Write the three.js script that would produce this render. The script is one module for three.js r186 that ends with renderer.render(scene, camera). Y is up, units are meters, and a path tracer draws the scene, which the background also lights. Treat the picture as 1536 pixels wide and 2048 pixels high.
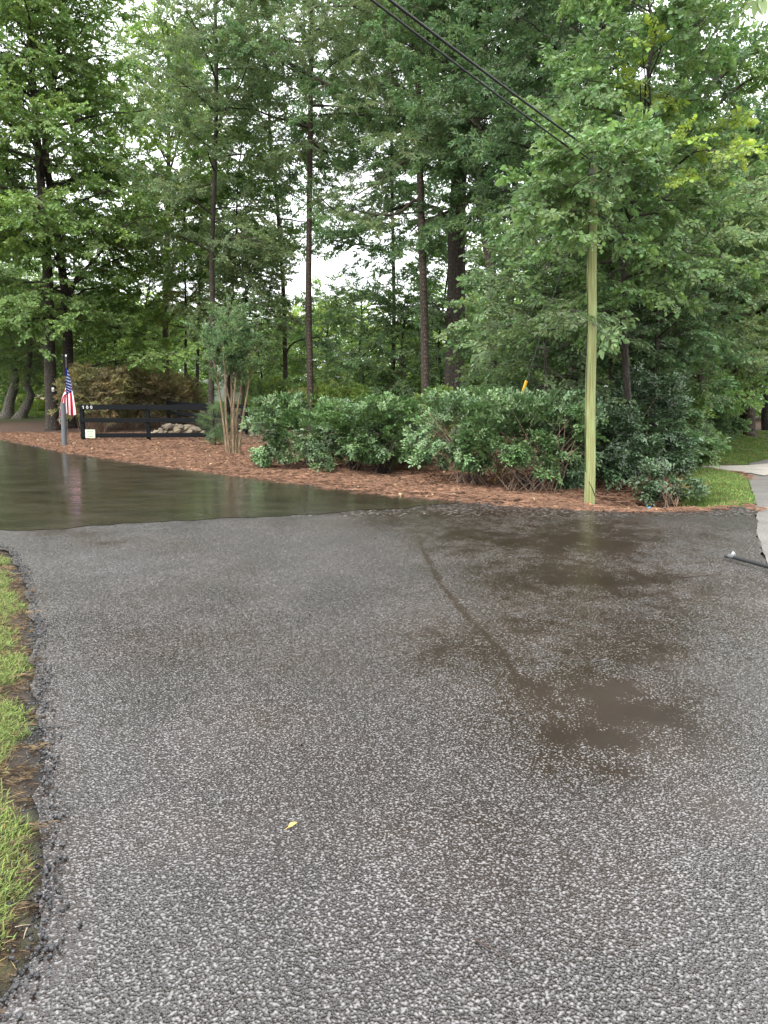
import * as THREE from 'three';
import { mergeGeometries } from 'three/addons/utils/BufferGeometryUtils.js';
import { RoundedBoxGeometry } from 'three/addons/geometries/RoundedBoxGeometry.js';
import { TextGeometry } from 'three/addons/geometries/TextGeometry.js';
import { FontLoader } from 'three/addons/loaders/FontLoader.js';

// ------------------------------------------------------------------ camera, sky, sun, exposure
const scene = new THREE.Scene();
const PITCH = Math.atan(224 / 1479), EYE = 1.6, FOCAL = 1479;            // horizon, eye height, lens in photograph pixels
const camera = new THREE.PerspectiveCamera(2 * Math.atan(1024 / FOCAL) * 180 / Math.PI, 768 / 1024, 0.1, 2000);
camera.position.set(0, EYE, 0);
camera.rotation.x = -PITCH;

const renderer = new THREE.WebGLRenderer({ antialias: true });
renderer.setSize(768, 1024);
renderer.toneMapping = THREE.LinearToneMapping;
renderer.toneMappingExposure = 2.25;
renderer.shadowMap.enabled = true;
renderer.shadowMap.type = THREE.PCFSoftShadowMap;

// ------------------------------------------------------------------ random numbers and noise
function rng(seed) { let a = (seed * 2654435761) >>> 0; return () => { a = (a + 0x6d2b79f5) | 0; let t = Math.imul(a ^ (a >>> 15), 1 | a); t = (t + Math.imul(t ^ (t >>> 7), 61 | t)) ^ t; return ((t ^ (t >>> 14)) >>> 0) / 4294967296; }; }
function hash2(x, y, s = 0) { let h = Math.imul(x | 0, 374761393) ^ Math.imul(y | 0, 668265263) ^ Math.imul(s | 0, 2147483647 ^ 974711); h = Math.imul(h ^ (h >>> 13), 1274126177); h ^= h >>> 16; return (h >>> 0) / 4294967296; }
function noise(x, y, s = 0) {
  const ix = Math.floor(x), iy = Math.floor(y), fx = x - ix, fy = y - iy, u = fx * fx * (3 - 2 * fx), v = fy * fy * (3 - 2 * fy);
  const a = hash2(ix, iy, s), b = hash2(ix + 1, iy, s), c = hash2(ix, iy + 1, s), d = hash2(ix + 1, iy + 1, s);
  return a + (b - a) * u + (c - a) * v + (a - b - c + d) * u * v;
}
const fbm = (x, y, s = 0, n = 4) => { let v = 0, a = 0.5, t = 0; for (let i = 0; i < n; i++) { v += a * noise(x, y, s + i * 17); t += a; a *= 0.5; x = x * 2.03 + 13.1; y = y * 2.03 + 7.7; } return v / t; };
const clamp = (x, a = 0, b = 1) => Math.min(b, Math.max(a, x)), smooth = (a, b, x) => { const t = clamp((x - a) / (b - a)); return t * t * (3 - 2 * t); }, lerp = (a, b, t) => a + (b - a) * t;
const V = (x, y, z) => new THREE.Vector3(x, y, z);

// ------------------------------------------------------------------ overcast sky and a soft sun behind the cloud
const SUN_DIR = V(-0.42, 0.8, 0.5).normalize();
{
  const W = 512, H = 256, data = new Float32Array(W * H * 4);
  for (let r = 0; r < H; r++) {
    const up = ((r + 0.5) / H - 0.5) * Math.PI, y = Math.sin(up);
    for (let c = 0; c < W; c++) {
      const az = ((c + 0.5) / W - 0.5) * 2 * Math.PI, x = Math.cos(az) * Math.cos(up), z = Math.sin(az) * Math.cos(up), i = (r * W + c) * 4;
      const k = Math.max(y, 0), q = 1 / (k + 0.35);
      const cloud = 0.86 + 0.28 * (fbm(x * q * 1.6 + 9, z * q * 1.6 + 3, 5, 5) - 0.5) * 1.6;
      const glow = 1 + 0.35 * Math.pow(Math.max(0, x * SUN_DIR.x + y * SUN_DIR.y + z * SUN_DIR.z), 6);
      const L = (0.95 + 1.75 * k) * cloud * glow;
      data[i] = L * 0.965; data[i + 1] = L * 0.99; data[i + 2] = L * 1.03; data[i + 3] = 1;
    }
  }
  const sky = new THREE.DataTexture(data, W, H, THREE.RGBAFormat, THREE.FloatType);
  sky.mapping = THREE.EquirectangularReflectionMapping; sky.magFilter = THREE.LinearFilter; sky.minFilter = THREE.LinearFilter; sky.needsUpdate = true;
  scene.background = sky; scene.environment = sky;
}
const sun = new THREE.DirectionalLight(new THREE.Color(1, 0.955, 0.88), 1.3);
sun.position.copy(SUN_DIR).multiplyScalar(80); sun.target.position.set(0, 0, -15);
sun.castShadow = true; sun.shadow.radius = 26; sun.shadow.mapSize.set(4096, 4096);
Object.assign(sun.shadow.camera, { left: -60, right: 60, top: 60, bottom: -60, near: 1, far: 220 });
scene.add(sun, sun.target);

// ------------------------------------------------------------------ places: a pixel of the photograph and a distance give a point
const CP = Math.cos(PITCH), SP = Math.sin(PITCH);
function P(px, py, d) { const x = px - 768, v = 1024 - py, y = v * CP - FOCAL * SP, z = -v * SP - FOCAL * CP, s = d / -z; return V(x * s, EYE + y * s, -d); }
function G(px, py, h = 0) { const x = px - 768, v = 1024 - py, y = v * CP - FOCAL * SP, z = -v * SP - FOCAL * CP, s = (h - EYE) / y; return V(x * s, h, z * s); }

// ------------------------------------------------------------------ names and labels
const taken = {};
const numbered = (n) => { const k = taken[n] = (taken[n] ?? -1) + 1; return k ? n + '_' + String(k).padStart(3, '0') : n; };
function tag(o, label, category, group, kind) { if (label) o.userData.label = label; if (category) o.userData.category = category; if (group) o.userData.group = group; if (kind) o.userData.kind = kind; return o; }
function thing(name, label, category, pos, group) { const o = new THREE.Group(); o.name = numbered(name); if (pos) o.position.copy(pos); scene.add(o); return tag(o, label, category, group); }
function mesh(name, geo, mat, parent) { const m = new THREE.Mesh(geo, mat); m.name = parent ? name : numbered(name); m.castShadow = m.receiveShadow = true; (parent ?? scene).add(m); return m; }
function part(name, geo, mat, parent, label) {
  const n = parent.children.filter((c) => c.name.replace(/_\d{3}$/, '') === name).length, m = new THREE.Mesh(geo, mat);
  m.name = n ? name + '_' + String(n).padStart(3, '0') : name; m.castShadow = m.receiveShadow = true; parent.add(m); if (label) m.userData.label = label; return m;
}

// ------------------------------------------------------------------ geometry helpers
class Bag {
  constructor() { this.p = []; this.n = []; this.u = []; this.c = []; this.i = []; }
  vert(x, y, z, nx, ny, nz, u, v, r = 1, g = 1, b = 1) { this.p.push(x, y, z); this.n.push(nx, ny, nz); this.u.push(u, v); this.c.push(r, g, b); return this.p.length / 3 - 1; }
  tri(a, b, c, col = [1, 1, 1]) {                                          // three points, flat
    const e = V(b[0] - a[0], b[1] - a[1], b[2] - a[2]).cross(V(c[0] - a[0], c[1] - a[1], c[2] - a[2])).normalize();
    const k = [a, b, c].map((q) => this.vert(q[0], q[1], q[2], e.x, e.y, e.z, q[3] ?? q[0], q[4] ?? q[2], ...col)); this.i.push(...k);
  }
  // a tapered tube along points
  tube(pts, radii, seg, col = [1, 1, 1], vScale = 1, wob = 0, seed = 1) {
    const n = pts.length, R = rng(seed); let side = V(1, 0, 0), len = 0; const t = V(0, 0, 0), b = V(0, 0, 0); const base = this.p.length / 3;
    const reps = Math.max(1, Math.round(2 * Math.PI * radii[0] / 0.6));
    for (let k = 0; k < n; k++) {
      t.copy(pts[Math.min(n - 1, k + 1)]).sub(pts[Math.max(0, k - 1)]).normalize();
      if (Math.abs(t.dot(side)) > 0.9) side = Math.abs(t.x) < 0.8 ? V(1, 0, 0) : V(0, 0, 1);
      side.addScaledVector(t, -t.dot(side)).normalize(); b.crossVectors(t, side);
      if (k) len += pts[k].distanceTo(pts[k - 1]);
      for (let j = 0; j <= seg; j++) {
        const a = (j % seg) / seg * 2 * Math.PI, w = wob ? 1 + wob * (noise(j % seg * 1.7 + seed, k * 0.9, 77) - 0.5) * 2 : 1, r = radii[k] * w, cx = Math.cos(a), sx = Math.sin(a);
        const nx = side.x * cx + b.x * sx, ny = side.y * cx + b.y * sx, nz = side.z * cx + b.z * sx;
        this.vert(pts[k].x + nx * r, pts[k].y + ny * r, pts[k].z + nz * r, nx, ny, nz, j / seg * reps, len / 0.6 * vScale, ...col);
      }
    }
    for (let k = 0; k < n - 1; k++) for (let j = 0; j < seg; j++) { const a = base + k * (seg + 1) + j, c = a + seg + 1; this.i.push(a, a + 1, c, a + 1, c + 1, c); }
    const cap = (k, up) => { const o = this.vert(pts[k].x, pts[k].y, pts[k].z, 0, up, 0, 0, 0, ...col), r = base + k * (seg + 1); for (let j = 0; j < seg; j++) up > 0 ? this.i.push(o, r + j, r + j + 1) : this.i.push(o, r + j + 1, r + j); };
    if (seg > 4) { cap(n - 1, 1); cap(0, -1); }
    return this;
  }
  build() {
    const g = new THREE.BufferGeometry();
    g.setAttribute('position', new THREE.Float32BufferAttribute(this.p, 3)); g.setAttribute('normal', new THREE.Float32BufferAttribute(this.n, 3));
    g.setAttribute('uv', new THREE.Float32BufferAttribute(this.u, 2)); g.setAttribute('color', new THREE.Float32BufferAttribute(this.c, 3)); g.setIndex(this.i);
    return g;
  }
}
function curvePts(list, n) { return new THREE.CatmullRomCurve3(list, false, 'centripetal').getSpacedPoints(n); }

// ------------------------------------------------------------------ textures
function dataTex(w, h, n, f, { srgb = false, float = false, rep = true } = {}) {
  const d = float ? new Float32Array(w * h * n) : new Uint8Array(w * h * n);
  for (let y = 0; y < h; y++) for (let x = 0; x < w; x++) { const v = f(x, y); for (let c = 0; c < n; c++) d[(y * w + x) * n + c] = float ? (n === 1 ? v : v[c]) : clamp(n === 1 ? v : v[c]) * 255; }
  const t = new THREE.DataTexture(d, w, h, { 1: THREE.RedFormat, 2: THREE.RGFormat, 4: THREE.RGBAFormat }[n], float ? THREE.FloatType : THREE.UnsignedByteType);
  t.magFilter = THREE.LinearFilter; t.minFilter = THREE.LinearFilter; t.wrapS = t.wrapT = rep ? THREE.RepeatWrapping : THREE.ClampToEdgeWrapping;
  if (srgb) t.colorSpace = THREE.SRGBColorSpace; t.needsUpdate = true; return t;
}
function wrapNoise(x, y, per, s) {                                         // value noise that repeats every `per` cells
  const ix = Math.floor(x), iy = Math.floor(y), fx = x - ix, fy = y - iy, u = fx * fx * (3 - 2 * fx), v = fy * fy * (3 - 2 * fy), m = (k, p) => ((k % p) + p) % p;
  const py = per[1] ?? per, px = per[0] ?? per, a = hash2(m(ix, px), m(iy, py), s), b = hash2(m(ix + 1, px), m(iy, py), s), c = hash2(m(ix, px), m(iy + 1, py), s), d = hash2(m(ix + 1, px), m(iy + 1, py), s);
  return a + (b - a) * u + (c - a) * v + (a - b - c + d) * u * v;
}
// bark: long vertical plates with cracks between them
const barkH = new Float32Array(256 * 256);
for (let y = 0; y < 256; y++) for (let x = 0; x < 256; x++) {
  const w = (wrapNoise(x / 16, y / 16, 16, 3) - 0.5) * 1.6, a = wrapNoise(x / 16 + w, y / 64 + w * 0.2, [16, 4], 5), b = wrapNoise(x / 8 + w, y / 32, [32, 8], 9), c = wrapNoise(x / 4, y / 8, [64, 32], 11);
  barkH[y * 256 + x] = smooth(0.2, 0.75, 1 - Math.abs(a - 0.5) * 2.2) * 0 + smooth(0.05, 0.35, Math.abs(a - 0.5)) * 0.6 + b * 0.25 + c * 0.15;
}
const barkBump = dataTex(256, 256, 1, (x, y) => barkH[y * 256 + x]);
const barkMap = dataTex(256, 256, 4, (x, y) => { const h = barkH[y * 256 + x], l = wrapNoise(x / 32, y / 32, 8, 21), v = 0.42 + 0.5 * h; return [v * (0.95 + 0.1 * l), v, v * (1.02 - 0.1 * l), 1]; }, { srgb: true });
// lichen-and-needle litter: tiny strokes in all directions
const strawMap = (() => {
  const S = 1024, c = document.createElement('canvas'); c.width = c.height = S; const g = c.getContext('2d'), R = rng(71);
  g.fillStyle = 'rgb(150,140,132)'; g.fillRect(0, 0, S, S);
  for (let i = 0; i < 9000; i++) {
    const x = R() * S, y = R() * S, a = R() * Math.PI, L = 20 + R() * 46, v = R() < 0.35 ? 60 + R() * 60 : 130 + R() * 125, k = R() * 22;
    g.strokeStyle = `rgba(${v},${v - k * 0.5},${v - k},0.75)`; g.lineWidth = 0.8 + R() * 1.7;
    for (const ox of [-S, 0, S]) for (const oy of [-S, 0, S]) { if (x + ox < -70 || x + ox > S + 70 || y + oy < -70 || y + oy > S + 70) continue; g.beginPath(); g.moveTo(x + ox, y + oy); g.quadraticCurveTo(x + ox + Math.cos(a + 0.2) * L / 2, y + oy + Math.sin(a + 0.2) * L / 2, x + ox + Math.cos(a) * L, y + oy + Math.sin(a) * L); g.stroke(); }
  }
  const t = new THREE.CanvasTexture(c); t.colorSpace = THREE.SRGBColorSpace; t.wrapS = t.wrapT = THREE.RepeatWrapping; return t;
})();
// split grain of a treated pole
const woodMap = dataTex(256, 512, 4, (x, y) => { const a = wrapNoise(x / 4, y / 64, [64, 8], 3), b = wrapNoise(x / 2, y / 128, [128, 4], 4), c = wrapNoise(x / 32, y / 64, [8, 8], 6), crack = smooth(0.93, 0.99, wrapNoise(x / 3.2, y / 170, [80, 3], 8)); const v = (0.72 + 0.2 * a + 0.14 * b - 0.12 * c) * (1 - 0.55 * crack); return [v * (0.94 + 0.12 * c), v, v * (0.9 + 0.16 * a), 1]; }, { srgb: true });
const woodBump = dataTex(256, 512, 1, (x, y) => 0.6 * wrapNoise(x / 4, y / 64, [64, 8], 3) + 0.4 * (1 - smooth(0.93, 0.99, wrapNoise(x / 3.2, y / 170, [80, 3], 8))));
const plateBump = dataTex(256, 256, 1, (x, y) => wrapNoise(x / 8, y / 8, 32, 3) * 0.5 + wrapNoise(x / 3, y / 3, 85, 4) * 0.5);

// ------------------------------------------------------------------ materials (real base colours, linear)
const C = (r, g, b) => new THREE.Color().setRGB(r, g, b);
const std = (o) => new THREE.MeshStandardMaterial(o), phys = (o) => new THREE.MeshPhysicalMaterial(o);
const bark = (r, g, b, bump = 0.02) => std({ color: C(r, g, b), map: barkMap, bumpMap: barkBump, bumpScale: bump, roughness: 0.95 });
const M = {
  barkOak: bark(0.16, 0.13, 0.1), barkDark: bark(0.1, 0.08, 0.065), barkPine: bark(0.155, 0.115, 0.09, 0.03), barkGrey: bark(0.27, 0.25, 0.22, 0.012), barkTan: bark(0.46, 0.33, 0.2, 0.006),
  twig: std({ color: C(0.12, 0.09, 0.07), roughness: 0.95, vertexColors: true }),
  deadTwig: std({ color: C(0.26, 0.21, 0.15), roughness: 0.95 }),
  leaf: phys({ vertexColors: true, roughness: 0.92, transmission: 0.52, thickness: 0, clearcoat: 0.35, clearcoatRoughness: 0.42, specularIntensity: 0.5, side: THREE.DoubleSide }),
  gloss: phys({ vertexColors: true, roughness: 0.55, clearcoat: 0.55, clearcoatRoughness: 0.33, side: THREE.DoubleSide }),
  grass: phys({ vertexColors: true, roughness: 0.9, transmission: 0.3, thickness: 0, specularIntensity: 0.5, side: THREE.DoubleSide }),
  dry: std({ vertexColors: true, roughness: 0.95, side: THREE.DoubleSide }),
  blackPaint: phys({ color: C(0.004, 0.005, 0.006), roughness: 0.8, specularIntensity: 0.35, bumpMap: woodBump, bumpScale: 0.002 }),
  pole: std({ color: C(0.32, 0.36, 0.145), map: woodMap, bumpMap: woodBump, bumpScale: 0.004, roughness: 0.85 }),
  cable: std({ color: C(0.006, 0.006, 0.006), roughness: 0.7 }),
  steel: std({ color: C(0.12, 0.125, 0.13), roughness: 0.5, metalness: 0.4 }),
  yellow: std({ color: C(0.72, 0.42, 0.04), roughness: 0.5 }),
  white: std({ color: C(0.75, 0.76, 0.74), roughness: 0.6 }),
};
// ------------------------------------------------------------------ the setting: road, ground, lawns
const xz = (list) => list.map(([px, py]) => { const g = G(px, py); return [g.x, g.z]; });
const leftEdge = xz([[75, 1900], [78, 1780], [80, 1650], [82, 1520], [72, 1400], [68, 1300], [68, 1250], [56, 1190], [42, 1145], [18, 1105], [-20, 1085], [-120, 1068], [-400, 1050]]);
const farEdge = xz([[-420, 838], [-150, 860], [0, 879], [60, 891], [130, 905], [200, 916], [300, 930], [400, 943], [500, 956], [600, 968], [700, 981], [780, 991], [850, 998], [930, 1004], [1050, 1013], [1180, 1021], [1300, 1024], [1400, 1021], [1450, 1016], [1512, 1009]]);
const oldLeft = [...xz([[1512, 1009]]), [4.6, -9.0], [3.72, -7.0], [3.0, -5.0], [2.5, -3.1], [2.3, -1.6], [2.2, 6]];
const oldFar = xz([[1512, 1009], [1508, 990], [1500, 968], [1496, 950]]);
const apron = [[-1.05, 6], [-1.06, 0], [-1.04, -1.6], ...leftEdge, ...farEdge, ...oldLeft.slice(1)];
const oldRoad = [...oldFar, [9.4, -19.0], [13, -23], [20, -27], [24, -24], [15.5, -17.5], [11, -8], [8, 6], ...oldLeft.slice(1).reverse()];
const sideDrive = xz([[1355, 938], [1400, 939], [1500, 947], [1530, 952], [1600, 938], [1560, 925], [1500, 931], [1400, 932.5], [1350, 931]]);
function polySd(poly, x, z) {                                             // signed distance to a polygon, negative inside
  let d = 1e9, inside = false;
  for (let i = 0, j = poly.length - 1; i < poly.length; j = i++) {
    const [ax, az] = poly[j], [bx, bz] = poly[i], ex = bx - ax, ez = bz - az, t = clamp(((x - ax) * ex + (z - az) * ez) / (ex * ex + ez * ez || 1)), dx = x - ax - ex * t, dz = z - az - ez * t;
    d = Math.min(d, dx * dx + dz * dz);
    if ((az > z) !== (bz > z) && x < (bx - ax) * (z - az) / (bz - az) + ax) inside = !inside;
  }
  return (inside ? -1 : 1) * Math.sqrt(d);
}
const sdRoad = (x, z) => Math.min(polySd(apron, x, z), polySd(oldRoad, x, z), polySd(sideDrive, x, z));
const ditchC = G(1330, 1003), bankC = G(1470, 905);
const lawnRight = xz([[1392, 1012], [1440, 1012], [1500, 1003], [1494, 975], [1470, 952], [1385, 943], [1375, 960], [1385, 985]]);
const lawnFar = xz([[1330, 930], [1400, 930], [1500, 930], [1580, 922], [1700, 915], [1640, 890], [1500, 893], [1400, 896], [1330, 900]]);
function heightAt(x, z, sd = sdRoad(x, z)) {
  const d = -z;
  let h = -0.035 + 0.085 * smooth(-0.05, 0.55, sd) + (fbm(x * 0.9, z * 0.9, 2, 3) - 0.5) * 0.1 * smooth(0.1, 1.5, sd);
  h += 0.037 * Math.max(0, d - 29) * smooth(29, 36, d) * (1 - smooth(60, 100, d) * 0.4) * smooth(6, -4, x);
  const q = ((x - ditchC.x) / 1.3) ** 2 + ((z - ditchC.z) / 1.1) ** 2; h -= 0.4 * Math.exp(-q * 1.2) * smooth(0.05, 0.7, sd);
  h += 0.45 * smooth(0, 6, -(z - G(1450, 930).z)) * smooth(5, 9, x) * smooth(0.1, 2, sd);
  return h;
}
// ground colour by what covers it
const inLawn = (x, z) => Math.max(smooth(0.5, -0.4, polySd(lawnRight, x, z)), smooth(0.8, -0.5, polySd(lawnFar, x, z)), smooth(-13, -16.5, x) * smooth(38.5, 42, -z) * smooth(90, 60, -z), smooth(-2, -8, x) * smooth(50, 58, -z) * smooth(110, 80, -z) * 0.8);
const onVerge = (x, z) => (z > -11.5 && x < 0 ? 1 : 0);
function groundColor(x, z, sd) {
  const n = fbm(x * 1.7, z * 1.7, 31, 3), m = fbm(x * 0.35, z * 0.35, 37, 3);
  let c = [lerp(0.17, 0.21, m), lerp(0.092, 0.128, m), lerp(0.055, 0.082, m)];                                            // fresh pine straw
  const far = smooth(3.5, 9, sd), k = 0.8 + 0.45 * n;
  c = [lerp(c[0], 0.22, far), lerp(c[1], 0.14, far), lerp(c[2], 0.08, far)];
  if (onVerge(x, z)) { const s = smooth(0.35, 0.6, fbm(x * 3.1, z * 2.3, 41, 3)); c = [lerp(0.17, 0.2, s), lerp(0.12, 0.22, s), lerp(0.07, 0.07, s)]; }
  const l = inLawn(x, z) * (0.55 + 0.45 * smooth(0.3, 0.55, m)); c = [lerp(c[0], 0.17, l), lerp(c[1], 0.25, l), lerp(c[2], 0.06, l)];
  const clay = Math.exp(-(((x - ditchC.x + 0.4) / 1.4) ** 2 + ((z - ditchC.z + 0.6) / 1.2) ** 2)) * 0.6; c = [lerp(c[0], 0.27, clay), lerp(c[1], 0.15, clay), lerp(c[2], 0.085, clay)];
  const tar = smooth(0.16, 0.03, sd + (n - 0.5) * 0.12); c = c.map((v) => lerp(v * k, 0.02, tar * 0.85));
  return c;
}
{
  const xs = [], zs = [], span = (a, from, to, step) => { for (let v = from; v < to - 1e-6; v += step) a.push(v); };
  span(xs, -900, -100, 100); span(xs, -100, -40, 4); span(xs, -40, -18, 1); span(xs, -18, -4, 0.25); span(xs, -4, -0.6, 0.09); span(xs, -0.6, 11, 0.22); span(xs, 11, 40, 1.2); span(xs, 40, 100, 5); span(xs, 100, 1000, 100);
  span(zs, -1000, -120, 90); span(zs, -120, -60, 3); span(zs, -60, -32, 0.7); span(zs, -32, -11, 0.2); span(zs, -11, -1, 0.14); span(zs, -1, 20, 1.5); span(zs, 20, 1000, 120);
  const b = new Bag(), nx = xs.length;
  for (const z of zs) for (const x of xs) { const sd = sdRoad(x, z); b.vert(x, heightAt(x, z, sd), z, 0, 1, 0, x / 1.3, z / 1.3, ...groundColor(x, z, sd)); }
  for (let j = 0; j < zs.length - 1; j++) for (let i = 0; i < nx - 1; i++) { const a = j * nx + i; b.i.push(a, a + nx, a + 1, a + 1, a + nx, a + nx + 1); }
  const g = b.build(); g.computeVertexNormals();
  tag(mesh('ground', g, std({ vertexColors: true, map: strawMap, bumpMap: strawMap, bumpScale: 0.012, roughness: 0.95 })), 'ground under the trees covered in reddish pine straw and leaf litter', 'ground', null, 'structure');
}

// ---- asphalt: coarse grains, with emulsion standing between them in brown patches
const GS = 512, GM = 1.024, grainT = new Float32Array(GS * GS);
{
  const cells = 108, cs = GS / cells, R = (i, j, k) => hash2(((i % cells) + cells) % cells, ((j % cells) + cells) % cells, k);
  for (let y = 0; y < GS; y++) for (let x = 0; x < GS; x++) {
    const cx = Math.floor(x / cs), cy = Math.floor(y / cs); let h = 0;
    for (let j = -1; j <= 1; j++) for (let i = -1; i <= 1; i++) {
      const u = cx + i, v = cy + j, dx = (u + R(u, v, 1)) * cs - x, dy = (v + R(u, v, 2)) * cs - y, r = cs * (0.26 + 0.52 * R(u, v, 3) ** 1.5), a = R(u, v, 5) * 3.14, ca = Math.cos(a), sa = Math.sin(a), e = 1 + 0.35 * R(u, v, 6);
      const q = ((dx * ca + dy * sa) / r / e) ** 2 + ((-dx * sa + dy * ca) / r * e) ** 2; if (q < 1) h = Math.max(h, (0.45 + 0.55 * R(u, v, 4)) * Math.sqrt(1 - q));
    }
    grainT[y * GS + x] = 0.85 * h + 0.15 * wrapNoise(x / 4, y / 4, 128, 9);
  }
}
function grain(x, z) {
  const s = (a, b) => { a = ((a % GS) + GS) % GS; b = ((b % GS) + GS) % GS; const i = a | 0, j = b | 0, fx = a - i, fy = b - j, i1 = (i + 1) % GS, j1 = (j + 1) % GS; return lerp(lerp(grainT[j * GS + i], grainT[j * GS + i1], fx), lerp(grainT[j1 * GS + i], grainT[j1 * GS + i1], fx), fy); };
  const k = GS / GM, a = s(x * k, z * k), b = s((x * 0.8 + z * 0.6) * k * 1.45 + 91, (z * 0.8 - x * 0.6) * k * 1.45 + 37);
  return Math.max(a, b * 0.62);
}
// where emulsion stands: patches given as [px, py, half width, half height, strength]
const wetSpots = [[1000, 1072, 190, 26, 0.8], [940, 1110, 130, 22, 0.45], [1100, 1098, 150, 12, 0.6], [1090, 1165, 140, 24, 0.8], [1230, 1178, 110, 14, 0.6], [1040, 1240, 90, 16, 0.55], [1230, 1228, 170, 30, 0.7], [1340, 1245, 60, 16, 0.5], [1180, 1275, 90, 14, 0.7],
  [1225, 1385, 130, 55, 0.62], [1110, 1445, 85, 45, 0.66], [1210, 1480, 140, 38, 0.85], [1330, 1470, 90, 30, 0.55], [1170, 1540, 150, 34, 0.55], [1080, 1520, 70, 40, 0.6], [880, 1305, 70, 36, 0.5], [800, 1215, 60, 10, 0.3], [620, 1510, 200, 60, 0.28], [850, 1655, 200, 50, 0.3], [330, 1290, 150, 40, 0.22], [1440, 1610, 90, 50, 0.4], [200, 1085, 120, 12, 0.4], [110, 1065, 90, 10, 0.6], [560, 1440, 120, 40, 0.3], [1390, 1300, 60, 20, 0.3], [960, 1180, 60, 20, 0.4], [1290, 1060, 120, 10, 0.3], [1120, 1085, 330, 70, 0.8], [1180, 1180, 300, 90, 0.78], [1200, 1300, 260, 90, 0.6], [1190, 1420, 240, 120, 0.74], [900, 1300, 160, 90, 0.5], [1050, 1330, 120, 60, 0.4], [700, 1330, 160, 50, 0.3], [480, 1650, 240, 60, 0.26], [1100, 1750, 200, 60, 0.25]]
  .map(([x, y, w, h, s]) => { const a = G(x, y), l = G(x - w, y), t = G(x, y - h), b = G(x, y + h); return [a.x, (t.z + b.z) / 2, a.x - l.x, Math.abs(t.z - b.z) / 2, s]; });
const track = xz([[838, 1085], [856, 1120], [876, 1160], [905, 1200], [945, 1245], [985, 1285], [1015, 1320], [1035, 1365], [1040, 1400]]);
function lineSd(l, x, z) { let d = 1e9; for (let i = 1; i < l.length; i++) { const [ax, az] = l[i - 1], ex = l[i][0] - ax, ez = l[i][1] - az, t = clamp(((x - ax) * ex + (z - az) * ez) / (ex * ex + ez * ez)); d = Math.min(d, Math.hypot(x - ax - ex * t, z - az - ez * t)); } return d; }
function wetAt(x, z) {
  let w = 0; for (const [cx, cz, a, b, s] of wetSpots) { const q = ((x - cx) / a) ** 2 + ((z - cz) / b) ** 2; if (q < 5) w = Math.max(w, s * Math.exp(-q * 0.9)); }
  const n = fbm(x * 1.3 + 3, z * 0.75, 51, 4), f = fbm(x * 6, z * 5, 57, 3);
  const f2 = fbm(x * 14, z * 9, 59, 2); w = clamp(w * (0.35 + 1.35 * n) + ((f - 0.5) * 0.75 + (f2 - 0.5) * 0.4) * Math.min(1, w * 2.0) + smooth(0.45, 0.8, fbm(x * 0.55 + 11, z * 0.4, 61, 3)) * 0.36);
  const t = lineSd(track, x, z); w = Math.max(w, smooth(0.05, 0.012, t + (f - 0.5) * 0.05) * 0.8);
  const e = polySd(apron, x, z); w = Math.max(w, smooth(-0.22, -0.02, e + (f - 0.5) * 0.15) * 0.35);
  return w;
}
const seal = (() => { const l = xz([[-420, 1052], [-60, 1060], [60, 1061], [160, 1054], [250, 1048], [380, 1041], [500, 1035], [620, 1028], [740, 1020], [850, 1012], [915, 1006]]); return [...l.reverse(), ...farEdge.slice(0, 14)]; })();
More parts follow.
